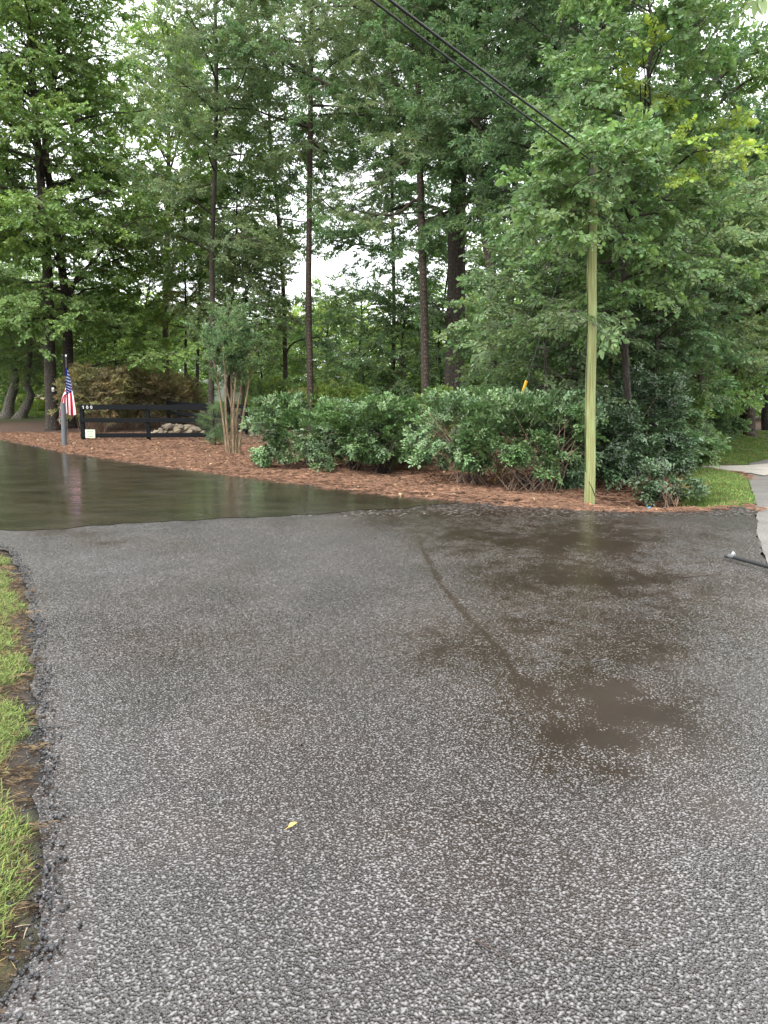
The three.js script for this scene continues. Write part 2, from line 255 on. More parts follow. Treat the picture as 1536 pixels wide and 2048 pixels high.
function bake(x0, x1, z0, z1, w, h, coarse) {                              // z0 is the far side
  const wet = new Float32Array(w * h), gr = new Float32Array(w * h), top = new Float32Array(w * h);
  const step = coarse ? 1 : 4, ww = Math.ceil(w / step) + 2, wh = Math.ceil(h / step) + 2, low = new Float32Array(ww * wh), und = new Float32Array(ww * wh), mot = new Float32Array(ww * wh);
  for (let j = 0; j < wh; j++) for (let i = 0; i < ww; i++) { const x = lerp(x0, x1, i * step / w), z = lerp(z0, z1, j * step / h); low[j * ww + i] = wetAt(x, z); und[j * ww + i] = fbm(x * 1.4, z * 1.1, 63, 3); mot[j * ww + i] = fbm(x * 2.3, z * 2.3, 67, 4); }
  const at = (a, x, y) => { const i = Math.floor(x / step), j = Math.floor(y / step), fx = x / step - i, fy = y / step - j, k = j * ww + i; return lerp(lerp(a[k], a[k + 1], fx), lerp(a[k + ww], a[k + ww + 1], fx), fy); };
  for (let y = 0; y < h; y++) for (let x = 0; x < w; x++) {
    const X = lerp(x0, x1, (x + 0.5) / w), Z = lerp(z0, z1, (y + 0.5) / h), m = at(low, x, y), g = grain(X, Z), L = m < 0.03 ? 0 : 0.12 + 0.8 * m, k = y * w + x;
    wet[k] = smooth(-0.06, 0.05, L - g); gr[k] = Math.max(g, L + 0.1 * g); top[k] = smooth(0.36, 0.84, g) * (1 - wet[k]);
  }
  // slopes of the surface: grains 4 mm proud, the film between them nearly level
  const dx = (x1 - x0) / w, dz = (z1 - z0) / h, A = 0.0034, nrm = new Float32Array(w * h * 2);
  for (let y = 0; y < h; y++) for (let x = 0; x < w; x++) {
    const k = y * w + x; let sx, sz;
    if (coarse || dx > 0.004) { const X = lerp(x0, x1, (x + hash2(x, y, 1)) / w), Z = lerp(z0, z1, (y + hash2(x, y, 2)) / h), e = 0.0025, g0 = grain(X, Z), q = 1 - wet[k] * 0.85; sx = (grain(X + e, Z) - g0) * A / e * q; sz = (grain(X, Z + e) - g0) * A / e * q; }
    else { const xa = Math.max(x - 1, 0), xb = Math.min(x + 1, w - 1), ya = Math.max(y - 1, 0), yb = Math.min(y + 1, h - 1); sx = (gr[y * w + xb] - gr[y * w + xa]) * A / ((xb - xa) * dx); sz = (gr[yb * w + x] - gr[ya * w + x]) * A / ((yb - ya) * dz); }
    { const X = lerp(x0, x1, x / w), Z = lerp(z0, z1, y / h), v = 0.65 + 0.95 * at(mot, x, y) * smooth(0.2, 0.7, noise(X * 0.9, Z * 0.7, 68)) + 0.15; sx *= v; sz *= v; const q = 0.55 * (1 - 0.9 * wet[k]); sx += (hash2(x, y, 11) - 0.5) * q; sz += (hash2(x, y, 12) - 0.5) * q; }
    const f = 0.02; sx += (at(und, x + 1, y) - at(und, x, y)) * f / dx; sz += (at(und, x, y + 1) - at(und, x, y)) * f / dz;
    const s = Math.hypot(sx, sz), c = s > 1.25 ? 1.25 / s : 1; nrm[k * 2] = -sx * c; nrm[k * 2 + 1] = -sz * c;
  }
  const bump = dataTex(w, h, 4, (x, y) => { const a = nrm[(y * w + x) * 2], b = nrm[(y * w + x) * 2 + 1], l = 1 / Math.sqrt(1 + a * a + b * b); return [0.5 + 0.5 * a * l, 0.5 + 0.5 * b * l, 0.5 + 0.5 * l, 1]; }, { rep: false });
  const col = dataTex(w, h, 4, (x, y) => { const k = y * w + x, m = at(mot, x, y), q = wet[k], p = top[k], v = 0.8 + 0.45 * m; return [Math.sqrt(lerp(lerp(0.0155, 0.155, p), 0.015, q) * v), Math.sqrt(lerp(lerp(0.0122, 0.145, p), 0.0085, q) * v), Math.sqrt(lerp(lerp(0.0112, 0.14, p), 0.0052, q) * v), 1]; }, { rep: false, srgb: false });
  const rough = dataTex(w, h, 2, (x, y) => [0, lerp(lerp(0.15, 0.36, smooth(-3, -8, lerp(z0, z1, y / h))), 0.34, wet[y * w + x]) + 0.12 * (at(mot, x, y) - 0.5)], { rep: false });
  // the colour map holds square roots, so that dark tones keep their steps; it is decoded to linear here
  const px = col.image.data; for (let i = 0; i < px.length; i += 4) for (let c = 0; c < 3; c++) { const l = (px[i + c] / 255) ** 2; px[i + c] = Math.round(255 * (l <= 0.0031308 ? 12.92 * l : 1.055 * l ** (1 / 2.4) - 0.055)); }
  col.colorSpace = THREE.SRGBColorSpace;
  const r4 = dataTex(w, h, 4, (x, y) => [0, rough.image.data[(y * w + x) * 2 + 1] / 255, 0, 1], { rep: false });
  return phys({ map: col, roughnessMap: r4, roughness: 1, normalMap: bump, specularIntensity: 1 });
}
function clipRect(poly, x0, x1, z0, z1) {
  const cut = (p, inside, cross) => { const o = []; for (let i = 0; i < p.length; i++) { const a = p[(i + p.length - 1) % p.length], b = p[i], ia = inside(a), ib = inside(b); if (ib !== ia) o.push(cross(a, b)); if (ib) o.push(b); } return o; };
  const X = (v) => (a, b) => [v, lerp(a[1], b[1], (v - a[0]) / (b[0] - a[0]))], Z = (v) => (a, b) => [lerp(a[0], b[0], (v - a[1]) / (b[1] - a[1])), v];
  let p = cut(poly, (q) => q[0] >= x0, X(x0)); p = cut(p, (q) => q[0] <= x1, X(x1)); p = cut(p, (q) => q[1] >= z0, Z(z0)); return cut(p, (q) => q[1] <= z1, Z(z1));
}
function sheet(poly, y, x0, x1, z0, z1) {                                  // flat sheet whose uv runs 0..1 over the rectangle
  const b = new Bag(), tris = THREE.ShapeUtils.triangulateShape(poly.map(([x, z]) => new THREE.Vector2(x, z)), []);
  for (const [x, z] of poly) b.vert(x, y, z, 0, 1, 0, (x - x0) / (x1 - x0), (z - z0) / (z1 - z0));
  for (const t of tris) { const [a, c, e] = t.map((k) => poly[k]), up = (c[0] - a[0]) * (e[1] - a[1]) - (c[1] - a[1]) * (e[0] - a[0]) < 0; b.i.push(...(up ? t : [t[0], t[2], t[1]])); }
  return b.build();
}
function ragged(poly, amp, step, seed) {                                   // a broken edge instead of a drawn one
  const o = []; for (let i = 0; i < poly.length; i++) { const a = poly[i], b = poly[(i + 1) % poly.length], L = Math.hypot(b[0] - a[0], b[1] - a[1]), n = L > 60 ? 1 : Math.min(160, Math.max(1, Math.round(L / step))); for (let k = 0; k < n; k++) { const x = lerp(a[0], b[0], k / n), z = lerp(a[1], b[1], k / n), nx = -(b[1] - a[1]) / L, nz = (b[0] - a[0]) / L, w = (fbm(x * 5, z * 5, seed, 3) - 0.5) * 2 * amp; o.push([x + nx * w, z + nz * w]); } } return o;
}
{
  const edge = ragged(apron, 0.05, 0.08, 81), geos = [], mats = [];
  for (const [x0, x1, z0, z1, w, h, coarse] of [[-2.4, 2.4, -4.4, -1.2, 2048, 1400, 0], [-4.8, 6, -10.2, -4.4, 2048, 1160, 0], [-10, 10, -1.2, 6.2, 256, 128, 1], [-26, 10, -30, -10.2, 1400, 700, 1], [-26, -4.8, -10.2, -1.2, 512, 256, 1], [6, 10, -10.2, -1.2, 64, 64, 1], [-4.8, -2.4, -4.4, -1.2, 64, 64, 1], [2.4, 6, -4.4, -1.2, 128, 128, 1]]) {
    const p = clipRect(edge, x0, x1, z0, z1); if (p.length < 3) continue; geos.push(sheet(p, 0, x0, x1, z0, z1)); mats.push(bake(x0, x1, z0, z1, w, h, coarse));
  }
  const g = mergeGeometries(geos, true); tag(mesh('asphalt_apron', g, mats), 'wet freshly sealed dark asphalt apron of the driveway', 'road', null, 'structure');
}
{ // the fresh, still liquid coat on the driveway to the left
  const edge = ragged(seal, 0.14, 0.09, 83), S = 512;
  const hb = dataTex(S, S, 1, (x, y) => 0.65 * wrapNoise(x / 32, y / 8, [16, 64], 5) + 0.25 * wrapNoise(x / 8, y / 4, [64, 128], 6) + 0.5 * wrapNoise(x / 128, y / 64, [4, 8], 7), { float: true });
  const hm = dataTex(S, S, 4, (x, y) => { const v = 0.8 + 0.4 * wrapNoise(x / 64, y / 32, [8, 16], 8); return [v * 0.17, v * 0.15, v * 0.12, 1]; }, { srgb: true });
  const hr = dataTex(S, S, 4, (x, y) => [0, 0.09 + 0.12 * wrapNoise(x / 48, y / 24, [10.6666667 | 0, 21], 9) + 0.06 * wrapNoise(x / 8, y / 8, 64, 10), 0, 1]);
  for (const t of [hb, hm, hr]) t.repeat.set(6, 4);
  tag(mesh('fresh_sealcoat', sheet(edge, 0.006, -26, 4, -30, -10), phys({ map: hm, roughnessMap: hr, roughness: 1, bumpMap: hb, bumpScale: 0.0022 })), 'glossy wet sealer coating the driveway on the left', 'driveway', null, 'structure');
}
{ // old road, pale and dry
  const S = 512, om = dataTex(S, S, 4, (x, y) => { const a = wrapNoise(x / 4, y / 4, 128, 3), b = wrapNoise(x / 64, y / 64, 8, 5), c = wrapNoise(x / 2, y / 2, 256, 7), v = 0.56 + 0.1 * a + 0.1 * b + 0.1 * c; return [v, v * 0.975, v * 0.94, 1]; }, { srgb: true });
  const ob = dataTex(S, S, 1, (x, y) => 0.6 * wrapNoise(x / 4, y / 4, 128, 13) + 0.4 * wrapNoise(x / 2, y / 2, 256, 17));
  for (const t of [om, ob]) t.repeat.set(9, 9);
  tag(mesh('old_road', sheet(ragged(oldRoad, 0.02, 0.2, 85), -0.004, 0, 18, -24, 0), std({ map: om, bumpMap: ob, bumpScale: 0.005, roughness: 0.7, color: C(0.23, 0.225, 0.215) })), 'pale worn grey road along the right edge', 'road', null, 'structure');
  const cm = om.clone(); cm.repeat.set(3, 3);
  tag(mesh('side_driveway', sheet(ragged(sideDrive, 0.04, 0.2, 87), 0.012, 0, 12, -20, -10), std({ map: cm, roughness: 0.9, color: C(0.6, 0.58, 0.54) })), 'pale concrete driveway crossing between the two lawns at right', 'driveway', null, 'structure');
}
// ------------------------------------------------------------------ leaves
// a spray is a twig with its leaves, about as long as a hand or an arm; crowns are many sprays set along branches
function makeSpray({ n, len, L, W, tilt = 0.5, hang = 0.1, seed, hex = false, twig = 0.006, side = [0.6, 1.3], var: vr = 0.25, fork = true }) {
  const b = new Bag(), R = rng(seed), axes = fork ? [[0, 0, 1], [0.35, 0.9, 0.62], [0.5, -0.85, 0.55]] : [[0, 0, 1]];
  const pt = (s, a, f, l) => { const x = f * len + Math.cos(a) * s * len * l, z = Math.sin(a) * s * len * l; return V(x, -0.12 * len * (x / len) ** 2, z); };
  for (const [f, a, l] of axes) {
    const pts = [0, 0.5, 1].map((s) => pt(s, a, f, l)); b.tube(pts, [twig, twig * 0.7, twig * 0.3], 3, [0.5, 0.32, 0.3]);
    const m = Math.round(n * l / axes.reduce((t, q) => t + q[2], 0));
    for (let k = 0; k < m; k++) {
      const s = 0.12 + 0.88 * (k + R() * 0.8) / m, o = pt(s, a, f, l), sg = k % 2 ? 1 : -1, end = k === m - 1 ? 0.15 : 1, th = a + sg * end * (side[0] + (side[1] - side[0]) * R());
      const d = V(Math.cos(th), (R() - 0.5) * tilt - hang, Math.sin(th)).normalize(), up = V((R() - 0.5) * tilt * 1.6, 1, (R() - 0.5) * tilt * 1.6), w = V(0, 0, 0).crossVectors(d, up).normalize(), nn = V(0, 0, 0).crossVectors(w, d).normalize();
      const q = 0.7 + 0.55 * R(), ll = L * q, ww = W * q * 0.5, cv = 1 + (R() - 0.5) * 2 * vr, yv = 1 + (R() - 0.4) * vr, col = [cv * yv, cv, cv * (2 - yv)];
      const at = (u, v, h) => { const p = o.clone().addScaledVector(d, u * ll + 0.012).addScaledVector(w, v * ww).addScaledVector(nn, h * ll); return [p.x, p.y, p.z]; };
      if (hex) { const A = at(0, 0, 0), T = at(1, 0, -0.1), l1 = at(0.35, -1, 0.1), r1 = at(0.35, 1, 0.1), l2 = at(0.75, -0.7, 0.03), r2 = at(0.75, 0.7, 0.03), c1 = at(0.55, 0, -0.02); b.tri(A, c1, l1, col); b.tri(A, r1, c1, col); b.tri(l1, c1, l2, col); b.tri(r1, r2, c1, col); b.tri(l2, c1, T, col); b.tri(c1, r2, T, col); }
      else { const A = at(0, 0, 0), T = at(1, 0, -0.08), l = at(0.45, -1, 0.07), r = at(0.45, 1, 0.07); b.tri(A, T, l, col); b.tri(A, r, T, col); }
    }
  }
  return b.build();
}
const SPRAY = {
  maple: makeSpray({ n: 30, len: 0.52, L: 0.12, W: 0.115, seed: 3, tilt: 1.2, hang: 0.35 }),
  oak: makeSpray({ n: 34, len: 0.5, L: 0.13, W: 0.066, seed: 5, tilt: 1.4, hang: 0.2, side: [0.4, 1.1] }),
  willow: makeSpray({ n: 44, len: 0.54, L: 0.115, W: 0.04, seed: 7, tilt: 1.4, hang: 0.25, side: [0.3, 0.9] }),
  small: makeSpray({ n: 34, len: 0.42, L: 0.085, W: 0.065, seed: 9, tilt: 1.2, hang: 0.2 }),
  holly: makeSpray({ n: 19, len: 0.25, L: 0.078, W: 0.046, seed: 11, tilt: 0.9, hang: -0.15, hex: true, twig: 0.004, side: [0.5, 1.1] }),
  near: makeSpray({ n: 22, len: 0.38, L: 0.1, W: 0.055, seed: 13, tilt: 1.1, hex: true, twig: 0.004, side: [0.5, 1.1] }),
  fine: makeSpray({ n: 34, len: 0.26, L: 0.035, W: 0.013, seed: 15, tilt: 1.2, twig: 0.003, side: [0.4, 0.9] }),
  needle: makeSpray({ n: 60, len: 0.4, L: 0.17, W: 0.007, seed: 17, tilt: 1.6, side: [0.2, 0.9] }),
  broad: makeSpray({ n: 26, len: 0.85, L: 0.2, W: 0.17, seed: 19, tilt: 1.3, hang: 0.3 }),
};
let sprayCount = 0;
class Leaves {
  constructor(seed) { this.m = []; this.c = []; this.R = rng(seed); this.q = new THREE.Matrix4(); }
  put(p, dir, scale, col, bright = 1, roll = 0.5) {
    const R = this.R, x = dir.clone().normalize(), up = V((R() - 0.5) * roll * 2, 1, (R() - 0.5) * roll * 2), z = V(0, 0, 0).crossVectors(x, up).normalize(), y = V(0, 0, 0).crossVectors(z, x), s = scale * (0.8 + 0.4 * R()), f = R() < 0.5 ? -1 : 1;
    this.q.makeBasis(x.multiplyScalar(s), y.multiplyScalar(s), z.multiplyScalar(s * f)).setPosition(p.x, p.y, p.z); this.m.push(...this.q.elements);
    const j = bright * (0.85 + 0.3 * R()), h = (R() - 0.5) * 0.18; this.c.push(col[0] * j * (1 + h), col[1] * j, col[2] * j * (1 - h));
  }
  build(name, kind, mat, parent) {
    const n = this.m.length / 16; if (!n) return; sprayCount += n;
    const o = new THREE.InstancedMesh(SPRAY[kind], mat, n); o.instanceMatrix.array.set(this.m); o.instanceColor = new THREE.InstancedBufferAttribute(new Float32Array(this.c), 3);
    o.name = name; o.userData.kind = 'stuff'; o.castShadow = o.receiveShadow = true; parent.add(o); return o;
  }
}
const COL = { lit: [0.18, 0.29, 0.05], yellow: [0.25, 0.35, 0.05], green: [0.16, 0.27, 0.065], dark: [0.11, 0.2, 0.065], grey: [0.19, 0.27, 0.105], blue: [0.14, 0.245, 0.085], deep: [0.075, 0.145, 0.045], holly: [0.082, 0.16, 0.043], leggy: [0.1, 0.19, 0.06], olive: [0.22, 0.25, 0.07], brown: [0.24, 0.19, 0.085] };
const mixC = (a, b, t) => a.map((v, i) => lerp(v, b[i], t));
const groundY = (x, z) => heightAt(x, z);

// a tree from the pixels its trunk follows (at a distance d) up to a height; limbs leave the trunk spirally, branches leave the limbs, sprays sit on the branches
function tree(o) {
  const R = rng(o.seed), d = o.d, pts = o.path.map(([px, py, dd]) => P(px, py, dd ?? d)), gy = groundY(pts[0].x, pts[0].z);
  pts[0].y = gy - 0.15; const base = pts[0].clone(); base.y = gy;
  const last = pts[pts.length - 1], prev = pts[pts.length - 2], top = gy + o.H;
  if (last.y < top) { const dir = last.clone().sub(prev).normalize(); dir.y = Math.max(dir.y, 0.5); const n = 3, dy = (top - last.y) / n; for (let k = 1; k <= n; k++) pts.push(V(last.x + clamp(dir.x / dir.y, -0.25, 0.25) * dy * k * 0.7 + (R() - 0.5) * 0.4, last.y + dy * k, last.z + (R() - 0.5) * 0.8)); }
  const t = thing(o.name ?? 'tree', o.label, o.category ?? 'tree', base, o.group), rel = (list) => list.map((p) => p.clone().sub(base));
  const N = Math.max(14, Math.round(o.H * 1.6)), path = curvePts(pts, N), L = path.length - 1;
  const rad = (u) => lerp(o.r[0], o.r[1], Math.pow(u, 0.8)) * (1 + 0.55 * Math.exp(-u * o.H / 0.45)), seg = o.r[0] > 0.12 ? 14 : 8;
  const tb = new Bag(); tb.tube(rel(path), path.map((_, k) => rad(k / L)), seg, [1, 1, 1], 1, o.rough ?? 0.09, o.seed); mesh('trunk', tb.build(), o.bark ?? M.barkOak, t);
  const tw = new Bag(), lv = new Leaves(o.seed + 500), leafScale = o.scale ?? 1, col = o.col ?? COL.green;
  let tint = null; const branch = (p0, dir, len, r, bright) => {
    const col = tint ?? o.col ?? COL.green;
    const drop = 0.12 * len * (o.droop ?? 1), p1 = p0.clone().addScaledVector(dir, len * 0.55), p2 = p0.clone().addScaledVector(dir, len); p2.y -= drop;
    tw.tube(rel([p0, p1, p2]), [r, r * 0.6, r * 0.2], 3);
    const k = Math.max(2, Math.round(len / (o.gap ?? 0.2)));
    for (let i = 0; i < k; i++) {
      const s = (i + 0.5 + R() * 0.5) / k; if (R() > (o.keep ?? 1)) continue; const q = p0.clone().lerp(p2, s), sg = i % 2 ? 1 : -1, a = sg * (0.4 + 0.7 * R()), c = Math.cos(a), sn = Math.sin(a);
      lv.put(q, V(dir.x * c - dir.z * sn, dir.y * 0.5 - 0.15 + (R() - 0.5) * 0.9, dir.z * c + dir.x * sn), leafScale, col, bright, o.roll ?? 0.9);
    }
    lv.put(p2, dir, leafScale, col, bright, o.roll ?? 0.9);
  };
  const dress = (lp, r0, sub, from) => {                                   // branches and leaves along a limb
    const len = lp.reduce((s, p, i) => i ? s + p.distanceTo(lp[i - 1]) : 0, 0), cr = new THREE.CatmullRomCurve3(lp), n = Math.max(2, Math.round(len / (o.step ?? 0.42)));
    for (let i = 0; i <= n; i++) {
      const s = lerp(from, 1, i / n), p = cr.getPoint(s), tn = cr.getTangent(s), sg = i % 2 ? 1 : -1, a = sg * (0.6 + 0.6 * R()), c = Math.cos(a), sn = Math.sin(a);
      const dir = V(tn.x * c - tn.z * sn, tn.y * 0.4 + (R() - 0.5) * 1.5, tn.z * c + tn.x * sn).normalize(); branch(p, dir, sub * (1.1 - 0.5 * s) * (0.6 + 0.8 * R()), r0 * 0.3 * (1 - s * 0.6), (o.b0 ?? 0.8) + 0.45 * R());
    }
  };
  for (const l of o.limbs ?? []) {                                          // limbs that the photograph shows one by one
    const lp = curvePts(l.pts.map(([x, y, dd]) => P(x, y, dd ?? d)), 10); const b = new Bag(); b.tube(rel(lp), lp.map((_, k) => lerp(l.r, l.r * 0.25, k / 10)), 8, [1, 1, 1], 1, 0.1, o.seed); part('limb', b.build(), o.bark ?? M.barkOak, t);
    tint = l.col ?? null; if (l.sub) dress(lp, l.r, l.sub, l.from ?? 0.3);
  }
  tint = null;
  const lb = new Bag(), n = o.n ?? 0; let az = R() * 6.28;
  for (let i = 0; i < n; i++) {
    const u0 = n > 1 ? i / (n - 1) : 0, u = clamp(lerp(o.t[0], o.t[1], u0) + (R() - 0.5) * 0.03, 0.02, 0.99), k = Math.min(L - 1, Math.floor(u * L)), p = path[k].clone().lerp(path[k + 1], u * L - k); az += 2.4 + (R() - 0.5) * 0.6;
    let a = az; if (o.az) a = o.az[0] + (o.az[1] - o.az[0]) * R();
    const pr = Math.sin(Math.PI * clamp(0.12 + 0.88 * u0)) ** 0.6, len = lerp(o.len[0], o.len[1], 1 - Math.abs(1 - 2 * u0) * 0 - (1 - pr)) * (0.45 + 0.85 * R()), e = lerp(o.elev[0], o.elev[1], u0) + (R() - 0.5) * 0.7;
    const lp = []; for (let q = 0; q <= 5; q++) { const s = q / 5; lp.push(V(p.x + Math.cos(a) * Math.cos(e) * len * s + (R() - 0.5) * 0.12 * len * s, p.y + Math.sin(e) * len * s - (o.droop ?? 1) * 0.12 * len * s * s + (R() - 0.5) * 0.08 * len * s, p.z - Math.sin(a) * Math.cos(e) * len * s + (R() - 0.5) * 0.12 * len * s)); }
    const r = Math.min(rad(u) * 0.55, 0.014 + len * 0.011); lb.tube(rel(lp), lp.map((_, q) => lerp(r, r * 0.25, q / 5)), 6);
    dress(lp, r, o.sub * (0.7 + 0.6 * R()), o.from ?? 0.25);
  }
  if (lb.i.length) { const m = part('limbs', lb.build(), o.bark ?? M.barkOak, t); m.userData.kind = 'stuff'; }
  if (tw.i.length) part('twigs', tw.build(), M.twig, t).userData.kind = 'stuff';
  lv.m.forEach((_, i) => { if (i % 16 === 12) { lv.m[i] -= base.x; lv.m[i + 1] -= base.y; lv.m[i + 2] -= base.z; } });
  lv.build('crown', o.leaf ?? 'maple', o.mat ?? M.leaf, t);
  return t;
}
// a shrub: stems from the ground and lumps of sprays over a rounded, uneven body
function shrub(o) {
  const R = rng(o.seed), base = o.at.clone(); base.y = groundY(base.x, base.z); const t = thing(o.name ?? 'shrub', o.label, o.category ?? 'shrub', base, o.group), [a, b, c] = o.size, lift = o.lift ?? b * 0.55 + 0.25, lv = new Leaves(o.seed + 900), tw = new Bag(), col = o.col ?? COL.holly;
  const surf = (th, ph, k = 1) => { const e = o.boxy ?? 0.75, f = (v) => Math.sign(v) * Math.pow(Math.abs(v), e), cy = Math.sin(ph), cr = f(Math.cos(ph)), w = 0.8 + 0.4 * noise(Math.cos(th) * 2.3 + 5 + ph, Math.sin(th) * 2.3 + 5 - ph, o.seed); return V(f(Math.cos(th)) * cr * a * w * k, f(cy) * b * w * k + lift, f(Math.sin(th)) * cr * c * w * k); };
  const lumps = o.lumps ?? Math.round(30 * (a * b + b * c + a * c) * (o.dense ?? 1));
  for (let i = 0; i < lumps; i++) {
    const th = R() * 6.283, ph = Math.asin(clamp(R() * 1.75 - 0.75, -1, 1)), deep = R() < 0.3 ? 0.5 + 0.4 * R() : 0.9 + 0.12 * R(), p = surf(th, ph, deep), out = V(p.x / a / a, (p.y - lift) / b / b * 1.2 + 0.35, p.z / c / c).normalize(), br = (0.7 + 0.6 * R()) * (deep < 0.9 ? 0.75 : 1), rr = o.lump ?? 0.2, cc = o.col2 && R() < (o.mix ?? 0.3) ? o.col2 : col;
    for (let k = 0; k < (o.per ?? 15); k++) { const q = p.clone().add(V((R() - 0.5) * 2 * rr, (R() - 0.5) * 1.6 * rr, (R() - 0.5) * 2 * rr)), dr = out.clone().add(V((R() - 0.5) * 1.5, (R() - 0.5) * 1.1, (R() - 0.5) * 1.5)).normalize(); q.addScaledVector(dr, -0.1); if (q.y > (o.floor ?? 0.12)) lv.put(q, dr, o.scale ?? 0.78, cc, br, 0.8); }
  }
  for (const s of o.stems ?? []) {                                          // [foot x, foot z, head x, head height, head z, radius]
    const [fx, fz, hx, hy, hz, r] = s, m1 = V(lerp(fx, hx, 0.3) + (R() - 0.5) * 0.12, hy * 0.35, lerp(fz, hz, 0.3)), m2 = V(lerp(fx, hx, 0.65) + (R() - 0.5) * 0.16, hy * 0.7, lerp(fz, hz, 0.7)), g = new Bag(), pts = curvePts([V(fx, -0.08, fz), m1, m2, V(hx, hy, hz)], 8);
    g.tube(pts, pts.map((_, k) => lerp(r, r * 0.45, k / 8)), r > 0.014 ? 7 : 5, [1, 1, 1], 1, 0.12, o.seed); part('stem', g.build(), o.bark ?? M.barkGrey, t);
  }
  for (let i = 0; i < (o.twigs ?? 0); i++) { const th = R() * 6.283, f = V((R() - 0.5) * a * 0.9, 0, (R() - 0.5) * c), h = surf(th, R() * 1.2 - 0.4, 0.8 + 0.2 * R()), m = f.clone().lerp(h, 0.5).add(V((R() - 0.5) * 0.25, 0.1, (R() - 0.5) * 0.25)); tw.tube(curvePts([f, m, h], 5), [0.009, 0.008, 0.007, 0.006, 0.004, 0.002], 4, o.twigCol ?? [2.2, 2, 1.8]); }
  if (tw.i.length) part('twigs', tw.build(), M.twig, t).userData.kind = 'stuff';
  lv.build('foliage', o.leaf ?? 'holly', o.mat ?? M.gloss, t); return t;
}
// ------------------------------------------------------------------ trees that the photograph shows one by one
const BIG = { keep: 0.72, droop: 1.5, t: [0.3, 0.97], elev: [0.2, 1.1], n: 46, len: [1.8, 5], sub: 1.7 };
tree({ ...BIG, seed: 101, d: 34.5, H: 23, r: [0.3, 0.07], path: [[108, 868], [101, 760], [98, 640], [94, 520], [85, 400], [72, 250], [60, 60], [56, -60]], t: [0.2, 0.95], n: 58, col: COL.green, label: 'tall twin trunk hardwood with a small white tag, left of the flag', bark: M.barkDark,
  limbs: [{ pts: [[88, 470], [50, 430], [10, 330], [-20, 260]], r: 0.09, sub: 1.3 }, { pts: [[64, 125], [30, 112], [0, 116], [-60, 110]], r: 0.1, sub: 1.2 }] });
tree({ ...BIG, seed: 102, d: 35.5, H: 22, r: [0.27, 0.07], path: [[142, 864], [137, 740], [134, 640], [122, 520], [104, 400], [90, 280], [105, 180], [118, 80], [124, -40]], t: [0.22, 0.95], n: 56, col: mixC(COL.green, COL.lit, 0.5), label: 'dark trunked hardwood standing just right of the flag, close beside its twin', bark: M.barkDark,
  limbs: [{ pts: [[134, 640], [150, 560], [185, 525], [225, 470], [258, 430], [290, 402]], r: 0.12, sub: 1.4, from: 0.4 }, { pts: [[145, 752], [160, 742], [200, 728], [290, 715, 34], [360, 705, 33]], r: 0.05, sub: 1.2, from: 0.2 }, { pts: [[118, 60], [100, 20], [88, -40]], r: 0.1, sub: 1 }, { pts: [[112, 180], [130, 170], [150, 172]], r: 0.07, sub: 1 }] });
tree({ seed: 103, d: 43, H: 8, r: [0.3, 0.07], path: [[14, 836], [20, 800], [30, 765], [26, 715], [14, 660]], t: [0.35, 0.95], n: 26, len: [1, 2.6], elev: [0, 0.7], sub: 1.1, col: COL.grey, leaf: 'small', bark: M.barkGrey, rough: 0.2, label: 'grey crooked tree at the far left edge, left one of two leaning trunks' });
tree({ seed: 104, d: 43, H: 7, r: [0.26, 0.06], path: [[38, 838], [52, 812], [62, 795], [54, 770], [58, 720], [70, 650]], t: [0.4, 0.95], n: 26, len: [1, 2.4], elev: [0, 0.7], sub: 1.1, col: COL.grey, leaf: 'small', bark: M.barkGrey, rough: 0.22, label: 'grey trunk bent sharply to the right beside the far left lawn' });
tree({ ...BIG, seed: 105, d: 46, H: 22, r: [0.22, 0.08], path: [[330, 762], [331, 640], [334, 540], [336, 400], [338, 200]], t: [0.42, 0.96], n: 40, col: COL.lit, bark: M.barkPine, label: 'brown trunk seen high above the brownish shrubs behind the fence', limbs: [{ pts: [[336, 645], [352, 620], [385, 590], [410, 555], [440, 520]], r: 0.1, sub: 1.3, from: 0.5 }] });
tree({ seed: 106, d: 41, H: 13, r: [0.09, 0.03], path: [[373, 835], [371, 740], [372, 640], [370, 540]], t: [0.35, 0.95], n: 22, len: [1, 2.2], elev: [0.1, 0.8], sub: 1, col: COL.olive, leaf: 'small', label: 'thin sapling behind the fence, left of the pair of saplings' });
tree({ seed: 107, d: 42, H: 14, r: [0.12, 0.03], path: [[393, 832], [395, 740], [398, 640], [400, 560]], t: [0.3, 0.95], n: 22, len: [1, 2.2], elev: [0.1, 0.8], sub: 1, col: COL.lit, leaf: 'small', label: 'slender straight trunk behind the fence between a thin sapling and a taller one' });
tree({ ...BIG, seed: 108, d: 33, H: 22, r: [0.14, 0.05], path: [[422, 865], [423, 740], [425, 620], [424, 500], [428, 400], [430, 320]], t: [0.34, 0.96], n: 36, len: [1.6, 4.2], n: 30, col: COL.grey, leaf: 'oak', bark: M.barkDark, label: 'slim dark tree rising at the right end of the fence' });
tree({ ...BIG, seed: 109, d: 40, H: 23, r: [0.14, 0.05], path: [[572, 800], [570, 710], [567, 590], [560, 480], [552, 380], [540, 280]], t: [0.42, 0.96], n: 28, len: [1.6, 4.4], col: COL.blue, label: 'narrow trunk with a curved low limb behind the left end of the hedge', limbs: [{ pts: [[571, 712], [578, 695], [592, 683], [618, 677], [660, 672]], r: 0.06, sub: 1.1, from: 0.4 }] });
tree({ ...BIG, seed: 110, d: 33.5, H: 24, r: [0.16, 0.08], path: [[621, 800], [619, 700], [617, 600], [618, 480], [620, 300], [622, 150], [624, 30]], t: [0.5, 0.96], n: 32, len: [1.8, 4.6], col: COL.grey, leaf: 'willow', bark: M.barkPine, rough: 0.05, label: 'straight brown pine trunk behind the middle of the left hedge' });
